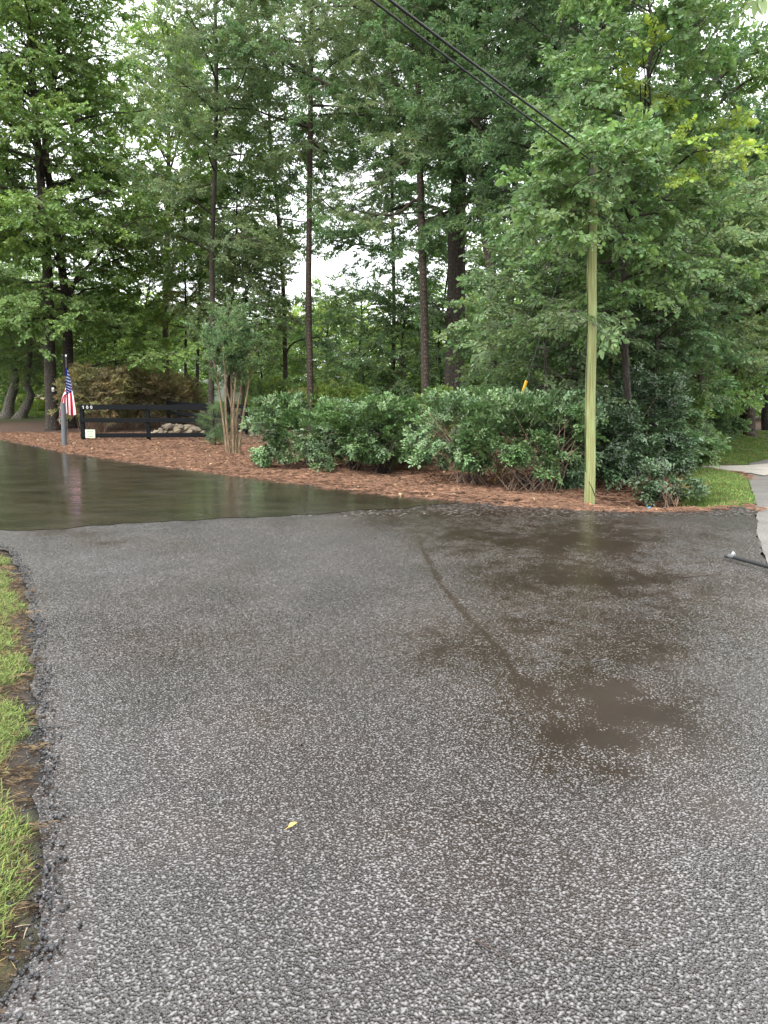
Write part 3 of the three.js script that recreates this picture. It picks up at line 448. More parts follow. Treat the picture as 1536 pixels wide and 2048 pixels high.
tree({ ...BIG, seed: 111, d: 37, H: 22, r: [0.12, 0.04], path: [[783, 812], [787, 700], [788, 600], [786, 480], [784, 380]], t: [0.38, 0.96], n: 30, len: [1.6, 4.2], col: COL.blue, bark: M.barkDark, label: 'thin dark tree just left of the straight reddish pine' });
tree({ ...BIG, seed: 112, d: 28, H: 23, r: [0.17, 0.07], path: [[853, 830], [850, 720], [848, 620], [844, 480], [840, 350], [836, 180], [834, 60]], t: [0.46, 0.96], n: 34, len: [1.6, 4.4], col: COL.grey, leaf: 'willow', bark: M.barkPine, rough: 0.05, label: 'straight reddish pine trunk left of the massive double trunk', limbs: [{ pts: [[843, 400], [825, 402], [800, 425], [760, 430], [700, 418]], r: 0.06, sub: 1, from: 0.4 }] });
tree({ ...BIG, seed: 113, d: 30, H: 25, r: [0.46, 0.14], path: [[908, 850], [910, 720], [912, 600], [914, 480], [918, 350], [930, 200], [936, 60]], t: [0.36, 0.96], n: 56, len: [1.8, 5], col: COL.blue, leaf: 'oak', bark: M.barkDark, label: 'massive dark double trunk oak behind the gap in the hedge',
  limbs: [{ pts: [[918, 330], [850, 282], [760, 235], [700, 198], [620, 150], [560, 118], [470, 75]], r: 0.15, sub: 1.6, from: 0.3 }, { pts: [[912, 470], [880, 420], [830, 408], [700, 440], [640, 395]], r: 0.09, sub: 1.2, from: 0.35 }, { pts: [[926, 210], [980, 170], [1018, 55], [1030, -20]], r: 0.12, sub: 1.3 }, { pts: [[910, 700], [898, 650], [875, 615], [850, 590]], r: 0.08, sub: 1, from: 0.6 }] });
tree({ ...BIG, seed: 114, d: 26, H: 21, r: [0.24, 0.07], path: [[978, 840], [982, 740], [986, 640], [984, 560], [972, 470], [962, 400], [956, 300], [950, 120]], t: [0.42, 0.96], n: 44, len: [1.4, 3.8], col: COL.blue, leaf: 'oak', bark: M.barkOak, label: 'brown trunk leaning left above the hedge, right of the massive oak' });
tree({ ...BIG, seed: 115, d: 27, H: 20, r: [0.17, 0.06], path: [[1010, 840], [1016, 700], [1022, 560], [1028, 420], [1032, 300], [1030, 150]], t: [0.44, 0.96], n: 40, len: [1.4, 3.6], col: COL.dark, leaf: 'oak', bark: M.barkOak, label: 'upright brown trunk right of the leaning one, partly hidden by low leaves', limbs: [{ pts: [[1018, 560], [1008, 500], [990, 440], [978, 400]], r: 0.05, sub: 0.8, from: 0.5 }] });
tree({ ...BIG, seed: 116, d: 20, H: 17, r: [0.15, 0.06], path: [[1146, 840], [1148, 740], [1150, 640], [1158, 480], [1168, 330], [1180, 200], [1196, 60]], t: [0.36, 0.95], n: 40, len: [1.2, 3.2], col: COL.deep, leaf: 'oak', bark: M.barkDark, label: 'dark leaning tree standing directly behind the utility pole', limbs: [{ pts: [[1160, 432], [1210, 432], [1260, 425], [1300, 400]], r: 0.06, sub: 0.9, from: 0.4 }] });
// the wall of leaves right of the pole
tree({ ...BIG, seed: 117, d: 21, H: 18, r: [0.24, 0.07], path: [[1310, 880], [1308, 740], [1300, 600], [1296, 450], [1330, 270], [1350, 200]], t: [0.12, 0.46], n: 24, elev: [0, 0.5], len: [1.4, 2.8], col: COL.green, leaf: 'oak', bark: M.barkDark, label: 'spreading oak whose long bare limbs reach to the upper right corner',
  limbs: [{ pts: [[1326, 262], [1395, 190], [1450, 145], [1490, 105], [1560, 45]], r: 0.1, sub: 0.8, from: 0.45 }, { pts: [[1330, 270], [1400, 205], [1470, 130], [1545, 92]], r: 0.06, sub: 0.6, from: 0.6 }, { pts: [[1332, 285], [1380, 250], [1440, 205], [1490, 165], [1560, 140]], r: 0.07, sub: 0.6, from: 0.6 }, { pts: [[1300, 440], [1360, 380], [1460, 350], [1540, 338]], r: 0.08, sub: 0.7, from: 0.5 }] });
tree({ seed: 118, d: 14, H: 8.3, r: [0.09, 0.025], path: [[1262, 985], [1258, 850], [1250, 700], [1246, 560], [1262, 420], [1290, 300], [1300, 180]], t: [0.38, 0.99], n: 44, len: [0.8, 1.75], elev: [0, 0.6], sub: 0.75, gap: 0.14, scale: 0.66, col: [0.115, 0.205, 0.055], leaf: 'maple', bark: M.barkDark, b0: 0.85, label: 'young sweetgum with bright yellow green tips standing right of the pole top',
  limbs: [{ pts: [[1262, 450, 13.5], [1238, 385, 12], [1200, 335, 10.9], [1160, 305, 10.6]], r: 0.025, sub: 0.75, from: 0.3 }, { pts: [[1262, 440, 13.2], [1225, 355, 11.5], [1190, 345, 10.9], [1145, 372, 10.7]], r: 0.02, sub: 0.8, from: 0.25 }, { pts: [[1264, 430, 13.2], [1222, 330, 11.5], [1188, 300, 10.9], [1150, 330, 10.7]], r: 0.02, sub: 0.8, from: 0.25 }, { pts: [[1268, 420, 13.5], [1240, 310, 11.8], [1200, 262, 10.9], [1170, 240, 10.8]], r: 0.025, sub: 0.75, from: 0.3 }, { pts: [[1256, 490, 13.6], [1215, 440, 11.6], [1150, 420, 10.8], [1080, 430, 10.8]], r: 0.022, sub: 0.7, from: 0.4 }, { pts: [[1256, 480], [1220, 430], [1150, 405, 12.6], [1075, 400, 11.6], [1040, 410, 11.2]], r: 0.03, sub: 0.65, from: 0.3 }, { pts: [[1268, 400], [1230, 330], [1190, 262, 12.5], [1130, 265, 11.8]], r: 0.03, sub: 0.75, from: 0.25 }, { pts: [[1275, 380], [1330, 350], [1400, 300, 13], [1450, 310, 12.6]], r: 0.035, sub: 0.8, from: 0.3, col: COL.yellow }, { pts: [[1290, 300], [1290, 220], [1290, 150, 13.4], [1285, 110, 13.2]], r: 0.03, sub: 0.6, from: 0.2, col: COL.yellow }] });
tree({ seed: 119, d: 15.6, H: 4.7, r: [0.06, 0.015], keep: 0.85, path: [[1100, 940], [1098, 850], [1092, 740], [1088, 640], [1092, 560]], t: [0.38, 0.98], n: 40, len: [0.7, 1.5], elev: [-0.1, 0.7], sub: 0.6, gap: 0.17, scale: 1, leaf: 'near', col: mixC(COL.grey, COL.holly, 0.4), bark: M.barkGrey, label: 'leafy young oak bulging over the hedge just left of the pole', limbs: [{ pts: [[1094, 700], [1050, 690], [1010, 690, 14.6], [975, 700, 14.3]], r: 0.025, sub: 0.6, from: 0.2 }, { pts: [[1090, 640], [1140, 620, 13.6], [1180, 640, 11.4], [1195, 660, 11.2]], r: 0.02, sub: 0.5, from: 0.4 }] });
tree({ ...BIG, seed: 120, d: 19, H: 6.2, r: [0.13, 0.04], path: [[1400, 880], [1404, 740], [1410, 640], [1416, 560]], t: [0.45, 0.97], n: 46, len: [1, 2.1], n: 30, col: COL.grey, leaf: 'oak', label: 'broad leafy tree filling the right side above the round shrub' });
tree({ ...BIG, seed: 121, d: 24, H: 7.2, r: [0.15, 0.05], path: [[1500, 880], [1500, 740], [1506, 600], [1512, 480]], t: [0.4, 0.97], n: 54, len: [1.4, 3.4], col: mixC(COL.green, COL.olive, 0.4), leaf: 'maple', label: 'olive green tree at the right edge above the far lawn' });
tree({ ...BIG, seed: 122, d: 17, H: 7.5, r: [0.09, 0.03], path: [[1225, 950], [1224, 800], [1222, 650], [1226, 520]], t: [0.12, 0.95], n: 46, len: [0.9, 2], sub: 1, col: COL.deep, leaf: 'small', label: 'dark dense small tree immediately right of the utility pole' });
tree({ ...BIG, seed: 123, d: 16.5, H: 6, r: [0.08, 0.03], path: [[1306, 940], [1308, 800], [1312, 700], [1318, 600]], t: [0.1, 0.95], n: 44, len: [0.7, 1.4], sub: 0.8, col: COL.dark, leaf: 'small', label: 'mid green small tree between the dark one and the round shrub' });
// two trunks beyond the far lawn, at right
tree({ ...BIG, seed: 124, d: 24.5, H: 8.5, r: [0.11, 0.05], path: [[1455, 906], [1454, 860], [1452, 800], [1448, 700]], t: [0.45, 0.95], n: 30, len: [1.2, 3], col: COL.dark, leaf: 'oak', label: 'left one of two brown trunks growing close together on the far lawn' });
tree({ ...BIG, seed: 125, d: 24.2, H: 9, r: [0.1, 0.05], path: [[1467, 907], [1467, 860], [1468, 800], [1476, 700]], t: [0.45, 0.95], n: 30, len: [1.2, 3], col: COL.blue, leaf: 'oak', label: 'right one of two brown trunks growing close together on the far lawn' });
tree({ ...BIG, seed: 126, d: 27, H: 9.5, r: [0.16, 0.06], path: [[1534, 912], [1532, 860], [1534, 800], [1540, 700]], t: [0.34, 0.95], n: 44, len: [1.4, 3.6], col: COL.dark, leaf: 'oak', bark: M.barkDark, label: 'dark tree at the right edge beyond the far lawn' });
// smaller trees among the trunks
for (const [i, px, d, H, col, label] of [[0, 232, 39, 6.5, COL.lit, 'light green small tree rising behind the brownish shrubs left of the tall brown trunk'], [1, 482, 37, 8.5, COL.grey, 'grey green small tree behind the multi stemmed tan tree'], [2, 722, 36, 6, COL.blue, 'dark green small tree behind the hedge between the two straight pines'], [3, 655, 44, 7, COL.green, 'green small tree far behind the hedge right of the brown pine'], [4, 806, 34, 6, COL.dark, 'dark small tree between the thin dark tree and the reddish pine'], [5, 880, 36, 9, COL.green, 'green small tree seen between the reddish pine and the massive oak'], [7, 1062, 23, 6.5, COL.dark, 'dark small tree between the upright brown trunk and the pole'], [8, 520, 46, 5, COL.green, 'green small tree behind the far left end of the hedge'], [9, 290, 46, 8, COL.green, 'green tree behind the fence just left of the high brown trunk'], [10, 178, 46, 7.5, COL.green, 'green tree behind the left end of the fence'], [11, 40, 62, 12, COL.lit, 'bright leafy tree behind the two crooked grey trunks'], [12, -60, 38, 14, COL.green, 'green leafy tree at the left border'], [13, 455, 40, 15, COL.green, 'tall green tree behind the slim dark one at the fence end']])
  tree({ seed: 200 + i, d, H, r: [0.05 + H * 0.006, 0.025], path: [[px, 820], [px + 4, 760], [px - 3, 700], [px + 3, 640]], t: [i === 1 || i === 13 ? 0.52 : 0.22, 0.97], keep: px > 150 && px < 300 ? 0.6 : i === 2 || i === 3 ? 0.55 : 0.8, n: Math.round(14 + H * 1.8), len: [0.9, 1.3 + H * 0.13], elev: [0, 0.8], sub: 1.2, gap: 0.24, col, leaf: i % 2 ? 'maple' : 'small', scale: i % 2 ? 1 : 1.2, bark: M.barkDark, label });
// woods farther back
{
  const R = rng(77), cols = [[COL.lit, 'bright green tree far back in the woods'], [COL.green, 'mid green tree far back in the woods'], [COL.olive, 'olive green tree far back in the woods'], [COL.yellow, 'yellow green tree far back in the woods']];
  const zone = (px, H, text) => {
    const where = px < -20 ? 'beyond the left border' : px < 140 ? 'behind the crooked grey trunks' : px < 240 ? 'behind the left end of the fence' : px < 320 ? 'behind the middle of the fence' : px < 420 ? 'behind the right end of the fence' : px < 600 ? 'behind the left end of the hedge' : px < 720 ? 'beyond the brown pine' : px < 850 ? 'beyond the reddish pine' : px < 950 ? 'beyond the massive oak' : px < 1150 ? 'between leaning trunk and pole' : px < 1320 ? 'right of the pole' : px < 1460 ? 'behind the rounded shrub and far lawn' : 'beyond the right edge of the far lawn';
    return (H > 9 ? 'taller ' : 'lower ') + text.replace('in the woods', where);
  };
  const spots = [[-60, 52, 13, 1], [10, 64, 10, 0], [60, 58, 6.5, 3], [110, 70, 8, 0], [160, 52, 7, 3], [215, 62, 7.5, 0], [265, 66, 8, 3], [300, 54, 6.5, 0], [350, 72, 8, 3], [372, 62, 6, 0], [440, 76, 9, 0], [530, 66, 5, 0], [566, 54, 5, 0], [612, 70, 8, 3], [655, 62, 7.5, 0], [700, 54, 6.5, 3], [745, 70, 5.5, 0], [800, 56, 5.5, 0], [830, 66, 6, 3], [880, 54, 6, 0], [940, 62, 10, 1], [1000, 52, 7, 0], [1060, 60, 11, 1], [1110, 48, 8, 0], [1200, 42, 12, 1], [1270, 46, 13, 1], [1350, 40, 11, 1], [1420, 48, 13, 0], [1490, 42, 9, 0], [1570, 46, 13, 1], [1640, 38, 12, 1], [-140, 44, 12, 1]];
  const texts = spots.map(([px, d, H, c]) => zone(px, H, cols[c][1])), labels = texts.map((t, i) => {       // of alike ones in one place, say which
    const same = spots.map((s, k) => k).filter((k) => texts[k] === t).sort((a, b) => spots[a][0] - spots[b][0]), n = same.length, k = same.indexOf(i);
    return n === 1 ? t : t + ', ' + (k === 0 ? 'left one' : k === n - 1 ? 'right one' : 'middle one');
  });
  spots.forEach(([px, d, H, c], i) => tree({ seed: 300 + i, d, H, r: [0.12 + H * 0.006, 0.04], path: [[px, 815], [px + (R() - 0.5) * 14, 740], [px + (R() - 0.5) * 20, 690]], t: [0.12, 0.97], n: Math.round(20 + H * 2), len: [1, 1.6 + H * 0.17], elev: [0, 0.85], sub: 1.5, gap: 0.5, step: 0.66, keep: px > 590 && px < 760 ? 0.5 : 0.85, col: mixC(cols[c][0], COL.lit, R() * 0.4), leaf: 'broad', bark: M.barkDark, label: labels[i] }));
}
// ------------------------------------------------------------------ hedge and shrubs
const at = (px, py) => { const g = G(px, py, 0.04); return g; };
const fan = (n, spread, h, r, seed, dep = 0.5) => { const R = rng(seed); return Array.from({ length: n }, (_, i) => [(R() - 0.5) * spread * 0.22, (R() - 0.5) * 0.2, ((i + 0.5) / n - 0.5) * spread, h * (0.7 + 0.4 * R()), (R() - 0.5) * dep, r * (0.7 + 0.6 * R())]); };
shrub({ seed: 401, at: at(614, 938).add(V(0, 0, -0.4)), size: [1.25, 0.66, 0.9], lift: 0.86, boxy: 0.7, stems: [...fan(7, 1.6, 0.75, 0.02, 41).map(([a, b, c, d, e, f]) => [a + 0.42, b + 0.25, c + 0.1, d, e, f]), [0.4, 0.3, -0.5, 0.42, 0.5, 0.014], [0.38, 0.3, -0.75, 0.3, 0.6, 0.012]], twigs: 14, twigCol: [0.9, 0.8, 0.8], bark: M.barkDark, label: 'dense glossy dark green shrub forming the left end of the hedge' });
shrub({ seed: 402, at: at(706, 945), size: [1.05, 0.6, 0.8], lift: 0.88, boxy: 0.75, stems: fan(7, 0.9, 0.75, 0.02, 42), twigs: 8, twigCol: [0.9, 0.8, 0.8], bark: M.barkDark, label: 'glossy green hedge shrub in the middle with a bundle of short dark stems' });
shrub({ seed: 403, at: at(765, 950), size: [0.85, 0.62, 0.75], lift: 0.88, boxy: 0.8, stems: fan(9, 0.9, 0.7, 0.02, 43), twigs: 8, twigCol: [0.9, 0.8, 0.8], bark: M.barkDark, label: 'glossy green hedge shrub on a fan of dark stems left of the leggy one' });
shrub({ seed: 404, at: at(806, 932), size: [0.5, 0.48, 0.5], lift: 0.72, stems: fan(5, 0.6, 0.7, 0.016, 44), bark: M.barkDark, label: 'small shaded hedge shrub in the dark gap of the hedge' });
shrub({ seed: 405, at: at(946, 972).add(V(0, 0, -0.05)), size: [1.08, 0.66, 0.78], lift: 0.98, boxy: 0.7, dense: 1.05, col: COL.leggy, floor: 0.46, col2: COL.holly, mix: 0.3, stems: fan(12, 1.3, 0.85, 0.012, 45), twigs: 30, label: 'leggy pale green hedge shrub with bare grey stems below, left half' });
shrub({ seed: 406, at: at(1062, 982).add(V(0, 0, -0.05)), size: [1.12, 0.64, 0.78], lift: 0.96, boxy: 0.72, dense: 1.0, col: COL.leggy, col2: COL.holly, mix: 0.35, stems: fan(16, 1.6, 0.9, 0.011, 46), twigs: 46, label: 'leggy hedge shrub full of bare tangled stems next to the utility pole' });
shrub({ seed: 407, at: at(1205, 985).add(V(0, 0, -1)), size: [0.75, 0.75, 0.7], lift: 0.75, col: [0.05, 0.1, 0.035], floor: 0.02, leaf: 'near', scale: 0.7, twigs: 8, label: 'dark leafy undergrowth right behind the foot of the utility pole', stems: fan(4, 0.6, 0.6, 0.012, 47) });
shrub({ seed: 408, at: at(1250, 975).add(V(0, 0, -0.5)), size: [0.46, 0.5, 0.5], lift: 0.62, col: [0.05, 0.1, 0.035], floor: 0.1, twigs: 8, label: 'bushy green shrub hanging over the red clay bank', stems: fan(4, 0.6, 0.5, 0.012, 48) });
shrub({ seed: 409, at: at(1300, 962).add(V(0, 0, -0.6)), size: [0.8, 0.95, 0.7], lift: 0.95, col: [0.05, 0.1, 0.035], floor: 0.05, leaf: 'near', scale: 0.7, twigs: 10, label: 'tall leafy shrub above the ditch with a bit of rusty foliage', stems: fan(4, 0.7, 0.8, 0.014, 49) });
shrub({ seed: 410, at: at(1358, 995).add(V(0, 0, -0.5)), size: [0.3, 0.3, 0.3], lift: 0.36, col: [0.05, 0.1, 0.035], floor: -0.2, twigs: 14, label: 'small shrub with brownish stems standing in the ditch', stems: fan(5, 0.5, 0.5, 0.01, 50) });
shrub({ seed: 411, at: at(1385, 928), size: [0.52, 0.52, 0.5], lift: 0.58, boxy: 1, col: COL.blue, leaf: 'fine', scale: 0.8, dense: 2.2, per: 14, lump: 0.14, floor: 0.02, label: 'rounded fine leaved blue green shrub at the corner of the far lawn', stems: fan(4, 0.4, 0.5, 0.014, 51) });
shrub({ seed: 412, at: at(1335, 935), size: [0.9, 0.9, 0.6], lift: 0.9, col: COL.green, leaf: 'near', scale: 0.7, floor: 0.02, twigs: 8, label: 'mid green shrub mass behind the rounded fine leaved one', stems: fan(4, 0.7, 0.7, 0.014, 52) });
for (const [i, px, py, s, lab] of [[0, 1425, 908, 0.75, 'low dark shrub left of the two close trunks on the far lawn'], [1, 1495, 912, 0.8, 'low dark shrub between the two close trunks and the right edge'], [2, 1440, 900, 1.1, 'blue green conifer shrub behind the two close trunks']]) shrub({ seed: 420 + i, at: at(px, py).add(V(0, 0, -1.5 - i)), size: [s, s * 0.8, s * 0.7], lift: s * 0.7, col: [COL.dark, COL.blue, COL.blue][i], leaf: 'small', scale: 0.8, mat: M.leaf, floor: 0.02, label: lab, stems: fan(3, 0.5, s * 0.6, 0.02, 60 + i) });
// loose brownish shrubs behind the fence
for (const [i, px, d, w, h, lab] of [[0, 190, 33, 1.3, 2.6, 'thin brownish green shrub with many stems behind the left end of the fence'], [1, 255, 35, 1.5, 2.4, 'wide brownish twiggy shrub behind the middle of the fence'], [2, 310, 36, 1.4, 2.5, 'loose brown green shrub behind the right half of the fence'], [3, 355, 38, 1.1, 2.1, 'low twiggy shrub under the brown trunk behind the fence']]) {
  const g = P(px, 800, d); shrub({ seed: 430 + i, at: V(g.x, 0, g.z), size: [w, h * 0.42, 1], lift: h * 0.62, boxy: 0.9, col: mixC(COL.olive, COL.brown, 0.45), col2: COL.brown, mix: 0.45, leaf: 'small', scale: 0.75, mat: M.leaf, dense: 0.75, per: 8, twigs: 60, twigCol: [1.5, 1.2, 1], lump: 0.35, stems: fan(6, 1.4, h * 0.7, 0.022, 70 + i, 0.8), bark: M.barkTan, label: lab });
}
for (const [i, px, d, w, h, lab] of [[0, 640, 36, 1.4, 1.5, 'low yellow green brush behind the straight brown pine trunk'], [1, 700, 34, 1.6, 1.7, 'yellowish brush with pale blossoms of light behind the hedge'], [2, 760, 38, 1.4, 1.9, 'green brush behind the hedge left of the thin dark tree'], [3, 880, 27, 0.9, 1.5, 'yellow green vine at the foot of the massive oak'], [4, 545, 38, 1.2, 1.9, 'green brush behind the left end of the hedge']]) {
  const g = P(px, 800, d); shrub({ seed: 440 + i, at: V(g.x, 0, g.z), size: [w, h * 0.5, 0.8], lift: h * 0.6, boxy: 0.9, col: [COL.olive, COL.lit, COL.green, COL.lit, COL.green][i], col2: COL.yellow, leaf: 'small', scale: 0.8, mat: M.leaf, dense: 0.8, per: 8, lump: 0.3, twigs: 14, stems: fan(4, 1, h * 0.6, 0.015, 80 + i), label: lab });
}
{ // the multi-stemmed tan tree in the straw bed
  const b = at(468, 911), R = rng(88); const t = thing('crepe_myrtle', 'multi stemmed small tree with smooth tan stems in the pine straw', 'tree', b), lv = new Leaves(881), tw = new Bag();
  const heads = [[422, 690, 0.2], [440, 655, -0.3], [455, 640, 0.3], [470, 650, -0.2], [486, 668, 0.4], [505, 690, -0.1], [446, 700, 0.5]], d = -b.z;
  heads.forEach(([px, py, dz], i) => {
    const foot = V((i - 3) * 0.055, -0.06, (R() - 0.5) * 0.16), head = P(px, py, d + dz).sub(b), pts = curvePts([foot, foot.clone().lerp(head, 0.3).add(V((R() - 0.5) * 0.1, 0.1, 0)), foot.clone().lerp(head, 0.65).add(V((R() - 0.5) * 0.15, 0, 0)), head], 10), g = new Bag();
    g.tube(pts, pts.map((_, k) => lerp(0.042, 0.016, k / 10)), 8, [1, 1, 1], 1, 0.06, i); part('stem', g.build(), M.barkTan, t);
    for (let k = 0; k < 15; k++) { const q = pts[6 + Math.floor(R() * 5)].clone(), dir = V(R() - 0.5, 0.25 + R() * 0.5, R() - 0.5).normalize(), L = 0.4 + 0.5 * R(), e = q.clone().addScaledVector(dir, L); tw.tube([q, e], [0.008, 0.003], 3); for (let s = 0; s < 5; s++) lv.put(q.clone().lerp(e, 0.3 + 0.18 * s), dir.clone().add(V(R() - 0.5, (R() - 0.5) * 0.5, R() - 0.5)), 0.62, COL.blue, 0.7 + 0.4 * R(), 0.7); }
  });
  part('twigs', tw.build(), M.twig, t).userData.kind = 'stuff'; lv.build('crown', 'small', M.leaf, t);
}
{ // a little evergreen against the fence end
  const g = at(431, 893); shrub({ name: 'cedar', category: 'shrub', seed: 450, at: g, size: [0.3, 0.6, 0.3], lift: 0.7, boxy: 1, col: COL.dark, col2: COL.green, leaf: 'fine', scale: 1, dense: 1.6, mat: M.leaf, floor: 0.05, label: 'small dark evergreen growing against the right end of the fence', stems: [[0, 0, 0, 1.3, 0, 0.03]], bark: M.barkDark });
}
// ------------------------------------------------------------------ utility pole, guy wire, power lines
const poleFoot = G(1179, 1003, 0.03), poleTop = P(1187, 292, -poleFoot.z);
{
  const t = thing('utility_pole', 'slim greenish treated wood utility pole standing in the straw by the road', 'utility pole', poleFoot), H = poleTop.clone().sub(poleFoot), n = 16, pts = Array.from({ length: n + 1 }, (_, k) => H.clone().multiplyScalar(k / n).add(V(0.006 * Math.sin(k), k ? 0 : -0.12, 0)));
  const b = new Bag(); b.tube(pts, pts.map((_, k) => lerp(0.083, 0.064, k / n)), 24, [1, 1, 1], 0.35, 0.015, 3); mesh('shaft', b.build(), M.pole, t);
  const gw = new Bag(), wp = []; for (let k = 0; k <= 20; k++) { const s = k / 20, y = lerp(0.5, H.y * 0.97, s), r = lerp(0.083, 0.064, y / H.y) + 0.004; wp.push(V(H.x * y / H.y - r * 0.93 + 0.004 * Math.sin(k * 2.1), y, r * 0.36)); }
  wp.unshift(V(-0.044, 0.32, 0.073), V(0.02, 0.2, 0.085), V(0.06, 0.1, 0.068)); gw.tube(wp, wp.map(() => 0.006), 6); part('ground_wire', gw.build(), M.cable, t);
  for (const [s, a] of [[0.93, -2.2], [0.965, -2.2]]) { const q = H.clone().multiplyScalar(s), c = new RoundedBoxGeometry(0.05, 0.09, 0.05, 2, 0.01); c.translate(q.x + Math.cos(a) * 0.078, q.y, q.z - Math.sin(a) * 0.078); part('clamp', c, M.steel, t); const bt = new THREE.CylinderGeometry(0.01, 0.01, 0.19, 8); bt.rotateX(Math.PI / 2); bt.translate(q.x, q.y - 0.07, q.z); part('bolt', bt, M.steel, t); }
  const band = new THREE.TorusGeometry(0.071, 0.011, 8, 24); band.rotateX(Math.PI / 2); band.translate(H.x * 0.965, H.y * 0.965, 0); part('band', band, M.steel, t);
}
for (const [name, label, a, b, r] of [['power_cable', 'thicker upper one of two dark overhead cables running down to the pole', [803, 0, 7.4], 0.965, 0.014], ['power_cable', 'lower one of two dark overhead cables running down to the pole', [768, 0, 7.2], 0.93, 0.011]]) {
  const p0 = poleFoot.clone().lerp(poleTop, b), p1 = P(...a), dir = p1.clone().sub(p0), far = p0.clone().addScaledVector(dir, 4.4), pts = [];
  for (let k = 0; k <= 40; k++) { const s = k / 40, q = p0.clone().lerp(far, s); q.y -= 0.25 * (4 * s * (1 - s)) - 0.1; pts.push(q); }
  const g = new Bag(); g.tube(pts.map((q) => q.clone().sub(p0)), pts.map(() => r), 6); const m = mesh(name, g.build(), M.cable); m.position.copy(p0); tag(m, label, 'cable');
}
{
  const foot = G(988, 968, 0.03), top = poleFoot.clone().lerp(poleTop, 0.94), t = thing('guy_wire', 'guy wire with yellow plastic guards slanting from the hedge to the pole top', 'guy wire', foot), d = top.clone().sub(foot);
  const w = new Bag(); w.tube([V(0, 0, 0), d.clone().multiplyScalar(0.5), d], [0.005, 0.005, 0.005], 6); mesh('cable', w.build(), M.steel, t);
  const y = new Bag(), at2 = (s) => d.clone().multiplyScalar(s); y.tube([at2(0.003), at2(0.2), at2(0.385)], [0.021, 0.024, 0.027], 10); part('guard', y.build(), M.yellow, t);
}
// ------------------------------------------------------------------ black board fence with house number and sign
const font = await new FontLoader().loadAsync('fonts/droid/droid_sans_bold.typeface.json');
{
  const a = G(166, 884, 0.03), b = G(416, 882, 0.05); a.y = groundY(a.x, a.z); const t = thing('board_fence', 'black painted three rail board fence with the number 100', 'fence', a), d = b.clone().sub(a), ang = Math.atan2(-d.z, d.x), L = Math.hypot(d.x, d.z), H = 1.36, R = rng(5);
  t.rotation.y = ang;
  for (const s of [0, 0.52, 1]) { const p = new RoundedBoxGeometry(0.14, H + 0.3, 0.14, 2, 0.012); p.translate(s * L, (H - 0.3) / 2 + (s ? -0.03 : 0.0), -0.09); part('post', p, M.blackPaint, t); }
  for (const [y, h] of [[H - 0.1, 0.19], [0.78, 0.16], [0.2, 0.17]]) for (const [x0, x1] of [[-0.07, 0.52 * L - 0.003], [0.52 * L + 0.003, L + 0.07]]) { const g = new RoundedBoxGeometry(x1 - x0, h, 0.035, 2, 0.006); g.rotateZ((R() - 0.5) * 0.006); g.translate((x0 + x1) / 2, y + (R() - 0.5) * 0.015, 0); part('rail', g, M.blackPaint, t); }
  const num = std({ color: C(0.5, 0.5, 0.46), roughness: 0.4, metalness: 0.2 });
  ['1', '0', '0'].forEach((ch, i) => { const g = new TextGeometry(ch, { font, size: 0.115, depth: 0.008, curveSegments: 6, bevelEnabled: false }); g.translate(0.045 + i * 0.15, H - 0.155, 0.0185); part('numeral', g, num, t); });
  // sign hung at the corner
  const S = 128, cv = document.createElement('canvas'); cv.width = 160; cv.height = 128; const q = cv.getContext('2d'); q.fillStyle = '#c3cab0'; q.fillRect(0, 0, 160, S); q.fillStyle = '#4f6a50';
  for (const [y, segs, h] of [[22, [[30, 12], [48, 22], [82, 18], [108, 22]], 12], [50, [[38, 14], [60, 12], [80, 20], [106, 16]], 10], [74, [[34, 8], [46, 20], [72, 14], [92, 24]], 9], [98, [[28, 104]], 10]]) for (const [x, w] of segs) q.fillRect(x, y, w, h);
  const tx = new THREE.CanvasTexture(cv); tx.colorSpace = THREE.SRGBColorSpace; const sg = thing('yard_sign', 'small square pale sign with faint lettering at the foot of the fence corner', 'sign', a.clone()); sg.rotation.y = ang;
  const panel = new RoundedBoxGeometry(0.36, 0.31, 0.012, 2, 0.005); panel.rotateZ(-0.02); panel.translate(0.3, 0.27, 0.045); part('panel', panel, std({ color: C(0.66, 0.7, 0.56), roughness: 0.5 }), sg);
  const face = new THREE.PlaneGeometry(0.345, 0.295); face.rotateZ(-0.02); face.translate(0.3, 0.27, 0.0535); part('print', face, std({ map: tx, roughness: 0.5 }), sg);
  for (const x of [0.2, 0.4]) { const s = new THREE.CylinderGeometry(0.006, 0.006, 0.26, 8); s.translate(x, 0.02, 0.036); part('stake', s, M.steel, sg); }
}
{ // the wing of the fence that runs back behind it
  const p = [P(336, 836, 35), P(356, 840, 34), P(416, 842, 33), P(492, 846, 32)].map((v) => V(v.x, groundY(v.x, v.z), v.z)), a = p[0], t = thing('board_fence', 'second black board fence running behind the first toward the hedge', 'fence', a), R = rng(6), H = 1.32;
  p.forEach((v) => { const g = new RoundedBoxGeometry(0.13, H + 0.3, 0.13, 2, 0.012); g.translate(v.x - a.x, v.y - a.y + H / 2 - 0.15, v.z - a.z - 0.09); part('post', g, M.blackPaint, t); });
  for (let i = 0; i < 3; i++) for (const [y, h] of [[H - 0.1, 0.18], [0.78, 0.15], [0.22, 0.15]]) { const u = p[i].clone().sub(a), v = p[i + 1].clone().sub(a), L = Math.hypot(v.x - u.x, v.z - u.z), g = new RoundedBoxGeometry(L + 0.02, h, 0.035, 2, 0.006); g.rotateZ(Math.atan2(v.y - u.y, L)); g.rotateY(Math.atan2(-(v.z - u.z), v.x - u.x)); g.translate((u.x + v.x) / 2, (u.y + v.y) / 2 + y, (u.z + v.z) / 2 + i * 0.002); part('rail', g, M.blackPaint, t); }
}
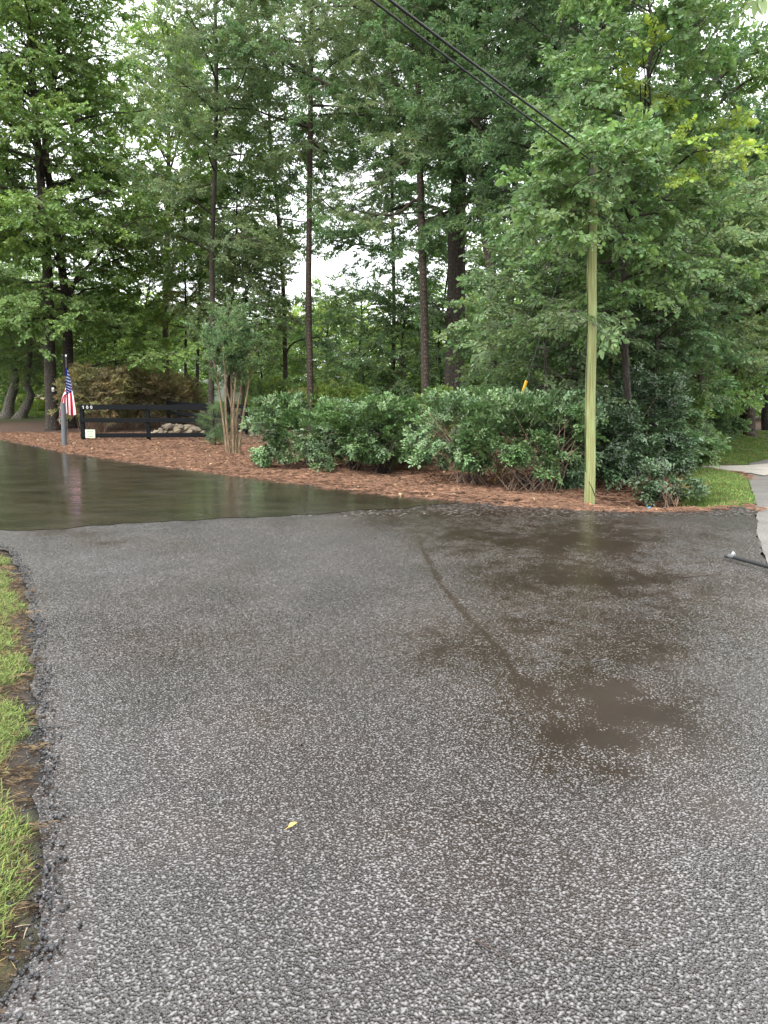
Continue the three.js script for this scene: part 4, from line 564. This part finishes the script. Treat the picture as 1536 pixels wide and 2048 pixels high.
// ------------------------------------------------------------------ flag on its post
{
  const foot = G(129, 893, 0.04), d = -foot.z, top = P(126, 808, d), t = thing('post', 'round grey metal post in front of the flag at the driveway edge', 'post', foot), h = top.clone().sub(foot), b = new Bag();
  b.tube([V(0, -0.1, 0), h.clone().multiplyScalar(0.5), h], [0.082, 0.085, 0.088], 20); mesh('tube', b.build(), M.steel, t);
  const cap = new THREE.CylinderGeometry(0.094, 0.094, 0.03, 20); cap.translate(h.x, h.y + 0.015, h.z); part('cap', cap, M.steel, t);
  const back = 0.22, sb = foot.clone().add(V(0.02, 0, -back)); sb.y = groundY(sb.x, sb.z); const st = P(132, 714, d + back), staff = thing('flag', 'american flag hanging limp from a thin staff behind the grey post', 'flag', sb), sv = st.clone().sub(sb), sg = new Bag();
  sg.tube([V(0, -0.1, 0), sv.clone().multiplyScalar(0.5), sv], [0.012, 0.012, 0.01], 10); mesh('staff', sg.build(), M.steel, staff);
  const fin = new THREE.SphereGeometry(0.028, 16, 12); fin.scale(1, 1.3, 1); fin.translate(sv.x, sv.y + 0.04, sv.z); part('finial', fin, M.white, staff);
  const cv = document.createElement('canvas'); cv.width = 760; cv.height = 400; const q = cv.getContext('2d'), hs = 400 / 13;
  for (let i = 0; i < 13; i++) { q.fillStyle = i % 2 ? '#f2eff0' : '#b41530'; q.fillRect(0, i * hs, 760, hs + 1); } q.fillStyle = '#14215c'; q.fillRect(0, 0, 304, hs * 7); q.fillStyle = '#ffffff';
  const star = (x, y, r) => { q.beginPath(); for (let k = 0; k < 10; k++) { const a = k * Math.PI / 5 - Math.PI / 2, rr = k % 2 ? r * 0.42 : r; q.lineTo(x + Math.cos(a) * rr, y + Math.sin(a) * rr); } q.fill(); };
  for (let r = 0; r < 9; r++) for (let c = 0; c < (r % 2 ? 5 : 6); c++) star(25.3 * (r % 2 ? 2 + 2 * c : 1 + 2 * c), hs * 0.75 * (r + 1) * 0.93, 11);
  const tx = new THREE.CanvasTexture(cv); tx.colorSpace = THREE.SRGBColorSpace; tx.anisotropy = 4;
  const NU = 60, NV = 40, g = new Bag(), y0 = P(132, 734, d).y - sb.y, sx = (y) => sv.x * y / sv.y;
  for (let j = 0; j <= NV; j++) for (let i = 0; i <= NU; i++) {          // u along the fly, v down the hoist; the fly hangs down from the hoist
    const u = i / NU, v = j / NV, fall = Math.pow(u, 0.85), y = y0 - 0.95 * v * (1 - 0.5 * fall) - 1.4 * fall - 0.14 * Math.sin(v * 6 + 1) * fall, sp = Math.pow(u, 0.38);
    const fold = Math.sin(v * 13 + u * 1.2), x = sx(Math.max(y, 0)) + sp * (lerp(0.31, -0.3, v) + 0.05 * fold) - 0.015, z = 0.02 + sp * (0.075 * Math.sin(v * 13 + u * 1.2 + 1.4) + 0.03 * Math.sin(v * 29 + u * 3) * u);
    g.vert(x, y, z, 0, 0, 1, u, 1 - v);
  }
  for (let j = 0; j < NV; j++) for (let i = 0; i < NU; i++) { const a = j * (NU + 1) + i; g.i.push(a, a + NU + 1, a + 1, a + 1, a + NU + 1, a + NU + 2); }
  const geo = g.build(); geo.computeVertexNormals(); part('cloth', geo, phys({ map: tx, roughness: 0.85, transmission: 0.25, thickness: 0, specularIntensity: 0.3, side: THREE.DoubleSide }), staff);
  const wt = P(106, 779, 34.1), tg = thing('trunk_tag', 'small white tag nailed to the trunk left of the flag', 'tag', wt), pl = new RoundedBoxGeometry(0.11, 0.17, 0.012, 2, 0.005); part('plate', pl, M.white, tg);
  const nail = new THREE.CylinderGeometry(0.008, 0.008, 0.08, 8); nail.rotateX(Math.PI / 2); nail.translate(0, 0.05, -0.03); part('nail', nail, M.steel, tg);
}
// ------------------------------------------------------------------ stones stacked behind the fence
{
  const a = P(298, 866, 30.6), t = thing('stone_pile', 'low row of rough tan fieldstones behind the fence rails', 'stones', V(a.x, groundY(a.x, a.z), a.z)), R = rng(33), geos = [], mats = [[0.16, 0.13, 0.085], [0.2, 0.165, 0.11], [0.13, 0.105, 0.075]].map((c) => std({ color: C(...c), roughness: 0.95, bumpMap: plateBump, bumpScale: 0.01 }));
  for (let k = 0; k < 5; k++) { const g = new THREE.IcosahedronGeometry(1, 1), p = g.attributes.position; for (let i = 0; i < p.count; i++) { const v = V(p.getX(i), p.getY(i), p.getZ(i)), w = 0.75 + 0.5 * hash2(Math.round(v.x * 50), Math.round(v.y * 50) * 7 + Math.round(v.z * 50), k + 3); p.setXYZ(i, v.x * w * 0.2, v.y * w * 0.115, v.z * w * 0.14); } g.computeVertexNormals(); geos.push(g); }
  for (let row = 0; row < 4; row++) for (let i = 0; i < 12 - row * 2; i++) { const m = part('stone', geos[Math.floor(R() * 5)], mats[Math.floor(R() * 3)], t); m.position.set(0.1 + row * 0.2 + i * 0.21 + (R() - 0.5) * 0.08, 0.08 + row * 0.12 - Math.max(0, i - 8) * 0.012, (R() - 0.5) * 0.25); m.rotation.set(R() - 0.5, R() * 6, (R() - 0.5) * 1.1); m.scale.setScalar(0.8 + 0.5 * R()); }
}
// ------------------------------------------------------------------ pale house far behind the trees
{
  const d = 66, a = P(388, 812, d), t = thing('house', 'pale house glimpsed far behind the stems right of the fence', 'house', V(a.x, groundY(a.x, a.z), a.z)), W = 5.2, Hh = 3.9, D = 8, siding = std({ color: C(0.8, 0.82, 0.82), roughness: 0.7 }), b = new RoundedBoxGeometry(W, Hh, D, 1, 0.02); b.translate(W / 2, Hh / 2 - 0.3, -D / 2); part('wall', b, siding, t);
  for (let k = 0; k < 16; k++) { const s = new RoundedBoxGeometry(W + 0.03, 0.215, 0.03, 1, 0.008); s.rotateX(0.05); s.translate(W / 2, k * 0.225 - 0.05, 0.012); part('siding_board', s, siding, t); }
  const sh = new THREE.Shape([new THREE.Vector2(-0.3, 0), new THREE.Vector2(W + 0.3, 0), new THREE.Vector2(W / 2, 1.7)]), roof = new THREE.ExtrudeGeometry(sh, { depth: D + 0.6, bevelEnabled: false }); roof.translate(0, Hh - 0.3, -D - 0.3); part('roof', roof, std({ color: C(0.5, 0.42, 0.38), roughness: 0.9 }), t);
}
// ------------------------------------------------------------------ things on the asphalt
{ // squeegee pole at right
  const a = G(1452, 1113, 0.03), b = G(1640, 1165, 0.03), t = thing('tool_handle', 'black tool handle with a pale tip lying on the asphalt at right', 'handle', a), d = b.clone().sub(a), g = new Bag(), at2 = (s, y = 0) => d.clone().multiplyScalar(s).add(V(0, y, 0));
  g.tube([at2(0.03, 0.012), at2(0.4, 0.014), at2(1, 0.004)], [0.02, 0.019, 0.019], 12); mesh('shaft', g.build(), M.cable, t);
  const f = new Bag(); f.tube([at2(0.028, 0.012), at2(0.06, 0.016), at2(0.1, 0.018)], [0.018, 0.028, 0.024], 12); part('collar', f.build(), M.steel, t);
  const w = new Bag(); w.tube([at2(0.075, 0.03), at2(0.1, 0.05).add(V(0.01, 0, -0.05)), at2(0.13, 0.035).add(V(0.02, 0, -0.09))], [0.013, 0.015, 0.009], 10); part('tip', w.build(), std({ color: C(0.34, 0.34, 0.32), roughness: 0.6 }), t);
  const e = new Bag(); e.tube([at2(-0.02, -0.006), at2(0.04, 0.004)], [0.008, 0.016], 10); part('point', e.build(), M.cable, t);
}
function leafGeo(L, W, curl) { const b = new Bag(), n = 8, row = (s) => { const w = W * Math.sin(Math.PI * Math.pow(s, 0.8)) * 0.5; return [[s * L, curl * Math.sin(s * 3) + 0.25 * w, -w], [s * L, curl * Math.sin(s * 3), 0], [s * L, curl * Math.sin(s * 3) + 0.2 * w, w]]; }; for (let k = 0; k < n; k++) { const p = row(k / n), q = row((k + 1) / n); for (const [i, j] of [[0, 1], [1, 2]]) { b.tri(p[i], p[j], q[j]); b.tri(p[i], q[j], q[i]); } } return b.build(); }
{
  const p = G(577, 1655, 0.008), t = thing('fallen_leaf', 'single yellow fallen leaf lying on the asphalt in the foreground', 'leaf', p); t.rotation.set(0, 0.75, 0.05);
  const bl = part('blade', leafGeo(0.042, 0.021, 0.005), phys({ color: C(0.5, 0.3, 0.07), roughness: 0.6, side: THREE.DoubleSide }), t), s = new Bag(); s.tube([V(-0.016, 0.002, 0.003), V(0.002, 0.002, 0)], [0.0008, 0.001], 5); part('leaf_stalk', s.build(), M.yellow, t);
}
for (const [pts, r, label, mat] of [[[[952, 1880], [985, 1898], [1012, 1913], [1050, 1925]], 0.003, 'thin dark twig lying on the asphalt in the right foreground', M.twig], [[[1366, 1154], [1398, 1151], [1424, 1149], [1444, 1149]], 0.006, 'thin twig lying on the asphalt below the black tool handle', M.twig], [[[30, 1854], [48, 1850], [62, 1849]], 0.0016, 'short pale straw bit at the road edge in the left foreground', M.deadTwig], [[[54, 1856], [50, 1866], [47, 1878]], 0.0022, 'pale bent straw hanging down beside the other at the left road edge', M.deadTwig], [[[24, 1018], [120, 1024], [215, 1038]], 0.004, '', null]]) {
  if (!mat) continue; const q = pts.map(([x, y], i) => G(x, y, 0.006 + 0.004 * (i % 2))), o = q[0].clone(), c = curvePts(q.map((v) => v.clone().sub(o)), 8), g = new Bag(); g.tube(c, c.map((_, k) => r * (1 - 0.6 * k / 8)), 5, [0.35, 0.3, 0.3], 1, 0.25, 4); const m = mesh('twig', g.build(), mat); m.position.copy(o); tag(m, label, 'twig');
}
{ // crushed blue can in the ditch
  const p = G(1295, 1010, 0.05); p.y = groundY(p.x, p.z) + 0.03; const t = thing('drink_can', 'crushed blue can lying in the ditch right of the pole', 'can', p); t.rotation.set(0.2, 0.5, 0.1);
  const pts = [[0.0, -0.062], [0.024, -0.061], [0.032, -0.052], [0.034, -0.02], [0.029, 0.0], [0.034, 0.022], [0.033, 0.05], [0.026, 0.06], [0.0, 0.058]].map(([x, y]) => new THREE.Vector2(x, y)), g = new THREE.LatheGeometry(pts, 20); g.scale(1.15, 1.1, 0.75); g.rotateZ(Math.PI / 2); part('body', g, std({ color: C(0.05, 0.2, 0.42), roughness: 0.35, metalness: 0.3 }), t);
  const lid = new THREE.CylinderGeometry(0.027, 0.027, 0.004, 16); lid.rotateZ(Math.PI / 2); lid.translate(0.068, 0, 0); part('lid', lid, M.steel, t);
}
{ // leaves of a near branch hanging into the upper right corner
  const a = P(1600, -30, 4.2), t = thing('hanging_branch', 'pale green leaves of a near branch hanging into the upper right corner', 'branch', a), b = P(1495, 8, 4.0).sub(a), g = new Bag(); g.tube(curvePts([V(0.9, 0.35, 0.2), V(0.3, 0.1, 0), V(0, 0, 0), b.clone().multiplyScalar(0.6).add(V(0, 0.02, 0)), b], 12), Array.from({ length: 13 }, (_, k) => lerp(0.012, 0.003, k / 12)), 6); mesh('twig', g.build(), M.deadTwig, t);
  const mat = phys({ color: C(0.22, 0.3, 0.12), roughness: 0.9, transmission: 0.45, thickness: 0, clearcoat: 0.4, clearcoatRoughness: 0.4, side: THREE.DoubleSide }), R = rng(9), geo = leafGeo(0.085, 0.032, 0.006);
  for (let k = 0; k < 16; k++) { const m = part('leaf', geo, mat, t); m.position.copy(b.clone().multiplyScalar(0.1 + 0.9 * (k + R() * 0.6) / 16)); m.rotation.set((R() - 0.5) * 1.5, R() * 6.28, -0.5 - R() * 1.0); }
}
// ------------------------------------------------------------------ what nobody could count: grass, straw, litter, crumbs of asphalt
const cp = (R, s, p, ry, tiltX = 0, tiltZ = 0) => new THREE.Matrix4().compose(p, new THREE.Quaternion().setFromEuler(new THREE.Euler(tiltX, ry, tiltZ)), V(s, s * (0.75 + 0.5 * R()), s));
function scatter(name, label, cat, geo, mat, list) { const o = new THREE.InstancedMesh(geo, mat, list.length), c = new Float32Array(list.length * 3); list.forEach(([m, col], i) => { o.setMatrixAt(i, m); c.set(col, i * 3); }); o.instanceColor = new THREE.InstancedBufferAttribute(c, 3); o.name = numbered(name); o.castShadow = o.receiveShadow = true; scene.add(o); return tag(o, label, cat, null, 'stuff'); }
function tuft(n, h, w, spread, seed, lean = 0.6) { const b = new Bag(), R = rng(seed); for (let i = 0; i < n; i++) { const a = R() * 6.28, r = spread * Math.sqrt(R()), x = Math.cos(a) * r, z = Math.sin(a) * r, hh = h * (0.5 + 0.7 * R()), l = lean * hh * (0.3 + R()), da = a + (R() - 0.5) * 2, dx = Math.cos(da), dz = Math.sin(da), sx = -dz * w / 2, sz = dx * w / 2, v = 0.7 + 0.6 * R(), col = [v * (0.9 + 0.3 * R()), v, v * 0.9], p0 = [x - sx, 0, z - sz], p1 = [x + sx, 0, z + sz], m0 = [x + dx * l * 0.35 - sx * 0.8, hh * 0.6, z + dz * l * 0.35 - sz * 0.8], m1 = [x + dx * l * 0.35 + sx * 0.8, hh * 0.6, z + dz * l * 0.35 + sz * 0.8], t = [x + dx * l, hh * (0.95 - 0.3 * R()), z + dz * l]; b.tri(p0, p1, m1, col); b.tri(p0, m1, m0, col); b.tri(m0, m1, t, col); } return b.build(); }
{
  const R = rng(501), list = [], geo = tuft(18, 0.026, 0.0042, 0.045, 7, 1.2);
  for (let i = 0; i < 34000; i++) { const z = -1.3 - 9.7 * Math.pow(R(), 1.3), e = leftX(z), x = e - 0.02 - R() * 1.5 * (0.3 + -z / 8), sd = e - x, p = fbm(x * 3.1, z * 2.3, 41, 3); if (R() > smooth(0.09, 0.25, sd + (p - 0.5) * 0.28) * (0.5 + smooth(0.33, 0.5, p))) continue; const y = heightAt(x, z), k = 0.75 + 0.6 * R(), dry = R() < 0.12 + 0.3 * smooth(0.5, 0.3, p); list.push([cp(R, 0.8 + 0.6 * R(), V(x, y - 0.004, z), R() * 6.28, (R() - 0.5) * 0.4, (R() - 0.5) * 0.4), dry ? [0.2 * k, 0.16 * k, 0.07 * k] : [0.145 * k, 0.2 * k, 0.05 * k]]); }
  scatter('grass_verge', 'short yellow green grass on the verge along the left road edge', 'grass', geo, M.grass, list);
}
function leftX(z) { let x = -1.06; for (let i = 1; i < leftEdge.length; i++) { const [ax, az] = leftEdge[i - 1], [bx, bz] = leftEdge[i]; if ((z <= az && z > bz)) return lerp(ax, bx, (z - az) / (bz - az)); } return z < leftEdge[leftEdge.length - 1][1] ? -40 : x; }
{
  const R = rng(502), geo = tuft(18, 0.06, 0.008, 0.09, 9, 0.7);
  for (const [poly, n, label, name] of [[lawnRight, 9000, 'mown green grass patch between the ditch and the old road', 'grass_patch'], [lawnFar, 14000, 'green lawn rising beyond the pale side driveway', 'lawn']]) {
    const list = [], xs = poly.map((p) => p[0]), zs = poly.map((p) => p[1]), a = Math.min(...xs), b = Math.max(...xs), c = Math.min(...zs), d = Math.max(...zs);
    for (let i = 0; i < n; i++) { const x = lerp(a, b, R()), z = lerp(c, d, R()), s = polySd(poly, x, z); if (s > 0.25 * R() || sdRoad(x, z) < 0.08) continue; const p = fbm(x * 1.6, z * 1.6, 43, 3); if (R() > 0.35 + smooth(0.3, 0.55, p)) continue; const k = 0.75 + 0.5 * R(), y = heightAt(x, z); list.push([cp(R, 0.8 + 0.5 * R(), V(x, y - 0.005, z), R() * 6.28), R() < 0.14 ? [0.26 * k, 0.22 * k, 0.09 * k] : [0.12 * k, 0.2 * k, 0.045 * k]]); }
    scatter(name, label, 'grass', geo, M.grass, list);
  }
  const list = []; for (let i = 0; i < 16000; i++) { const x = lerp(-36, -5, R()), z = -lerp(44, 80, R()), l = inLawn(x, z); if (R() > l) continue; const k = 0.8 + 0.4 * R(); list.push([cp(R, 1.8 + R(), V(x, heightAt(x, z, 9) - 0.01, z), R() * 6.28), [0.17 * k, 0.26 * k, 0.055 * k]]); }
  scatter('lawn', 'sunny light green lawn far behind the trunks at left', 'grass', geo, M.grass, list);
}
{ // pine straw: loose bundles of needles, and pale leaf flecks on them
  const R = rng(503), b = new Bag(); for (let i = 0; i < 16; i++) { const a = R() * 6.28, x = (R() - 0.5) * 0.2, z = (R() - 0.5) * 0.2, L = 0.1 + 0.1 * R(), w = 0.002, y0 = 0.005 + 0.02 * R(), y1 = 0.005 + 0.03 * R(), dx = Math.cos(a) * L / 2, dz = Math.sin(a) * L / 2, sx = -Math.sin(a) * w, sz = Math.cos(a) * w, v = 0.7 + 0.7 * R(); b.tri([x - dx, y0, z - dz], [x + sx, 0.03, z + sz], [x + dx, y1, z + dz], [v, v, v]); b.tri([x - dx, y0, z - dz], [x + dx, y1, z + dz], [x - sx, 0.024, z - sz], [v, v, v]); }
  const g = b.build(), list = [], fl = [], lg = leafGeo(0.075, 0.04, 0.012);
  for (let i = 0; i < 46000; i++) { const u = R(), z = -lerp(10.5, 33, Math.pow(u, 1.2)), x = lerp(-19, 8.6, R()), sd = sdRoad(x, z); if (sd < 0.05 - 0.14 * R() * R() || inLawn(x, z) > 0.3) continue; const k = 0.7 + 0.6 * R(), s = smooth(9, 4, sd); if (R() > 0.25 + 0.75 * s) continue; list.push([cp(R, 0.9 + 0.5 * R(), V(x, Math.max(sd < 0 ? 0.004 : -1, heightAt(x, z, sd)), z), R() * 6.28, (R() - 0.5) * 0.3, (R() - 0.5) * 0.3), [lerp(0.16, 0.21, s) * k, lerp(0.11, 0.118, s) * k, 0.073 * k]]); if (R() < 0.06) fl.push([cp(R, 0.6 + 0.8 * R(), V(x, heightAt(x, z, sd) + 0.03, z), R() * 6.28, (R() - 0.5), (R() - 0.5)), R() < 0.7 ? [0.3 * k, 0.21 * k, 0.11 * k] : [0.28 * k, 0.14 * k, 0.06 * k]]); }
  scatter('pine_straw', 'reddish brown pine straw spread along the driveway edge', 'pine straw', g, M.dry, list);
  const th = []; for (let i = 0; i < 5200; i++) { const zz = -1.3 - 9 * Math.pow(R(), 1.5), e = leftX(zz), x = e + 0.05 - R() * 1.1, sd = e - x; if (sd < -0.03 + 0.1 * R()) continue; const k = 0.6 + 0.8 * R(); th.push([cp(R, 0.22 + 0.22 * R(), V(x, Math.max(sd < 0 ? 0.003 : -1, heightAt(x, zz)), zz), R() * 6.28, (R() - 0.5) * 0.4, (R() - 0.5) * 0.4), R() < 0.5 ? [0.17 * k, 0.12 * k, 0.065 * k] : [0.08 * k, 0.055 * k, 0.035 * k]]); }
  scatter('dead_grass', 'brown dead grass and clippings lying between the verge and the asphalt', 'dead grass', g, M.dry, th);
  scatter('leaf_litter', 'dry tan leaves scattered over the pine straw', 'leaf litter', lg, M.dry, fl);
}
{ // black crumbs of asphalt along the edges, a few strays on the surface
  const R = rng(504), g = new THREE.IcosahedronGeometry(0.012, 0), p = g.attributes.position; for (let i = 0; i < p.count; i++) { const w = 0.7 + 0.6 * hash2(Math.round(p.getX(i) * 4000), Math.round(p.getY(i) * 4000), Math.round(p.getZ(i) * 4000)); p.setXYZ(i, p.getX(i) * w, p.getY(i) * w * 0.7, p.getZ(i) * w); } g.computeVertexNormals();
  const list = [], along = (poly, n, w, s0, s1) => { const seg = []; let T = 0; for (let i = 1; i < poly.length; i++) { const L = Math.hypot(poly[i][0] - poly[i - 1][0], poly[i][1] - poly[i - 1][1]); seg.push([T, L, i]); T += L; } for (let k = 0; k < n; k++) { const q = R() * T, [t0, L, i] = seg.find(([a, l]) => q <= a + l) ?? seg[seg.length - 1], f = (q - t0) / L, x = lerp(poly[i - 1][0], poly[i][0], f) + (R() + R() - 1) * w, z = lerp(poly[i - 1][1], poly[i][1], f) + (R() + R() - 1) * w; if (R() > smooth(0.35, 0.6, fbm(x * 2.2, z * 2.2, 93, 3)) + 0.25) continue; const v = 0.012 + 0.02 * R(), sd = sdRoad(x, z), s = lerp(s0, s1, R() ** 3); list.push([cp(R, s, V(x, (sd < 0 ? 0.004 : heightAt(x, z, sd)) + 0.006 * s, z), R() * 6.28, R() * 3, R() * 3), [v, v, v * 1.05]]); } };
  along([[-1.04, -1.3], ...leftEdge.slice(0, 11)], 5200, 0.11, 0.2, 0.85); along(farEdge, 3400, 0.12, 0.4, 1.7);
  for (let i = 0; i < 260; i++) { const x = lerp(-5, 5, R()), z = -1.5 - 9 * R(); if (polySd(apron, x, z) > -0.3) continue; list.push([cp(R, 0.25 + 0.5 * R() ** 3, V(x, 0.006, z), R() * 6.28, R() * 3, R() * 3), [0.015, 0.014, 0.014]]); }
  scatter('asphalt_crumbs', 'black crumbs of asphalt along the road edges', 'crumbs', g, std({ roughness: 0.45, flatShading: true }), list);
}
console.log('sprays', sprayCount);
renderer.render(scene, camera);
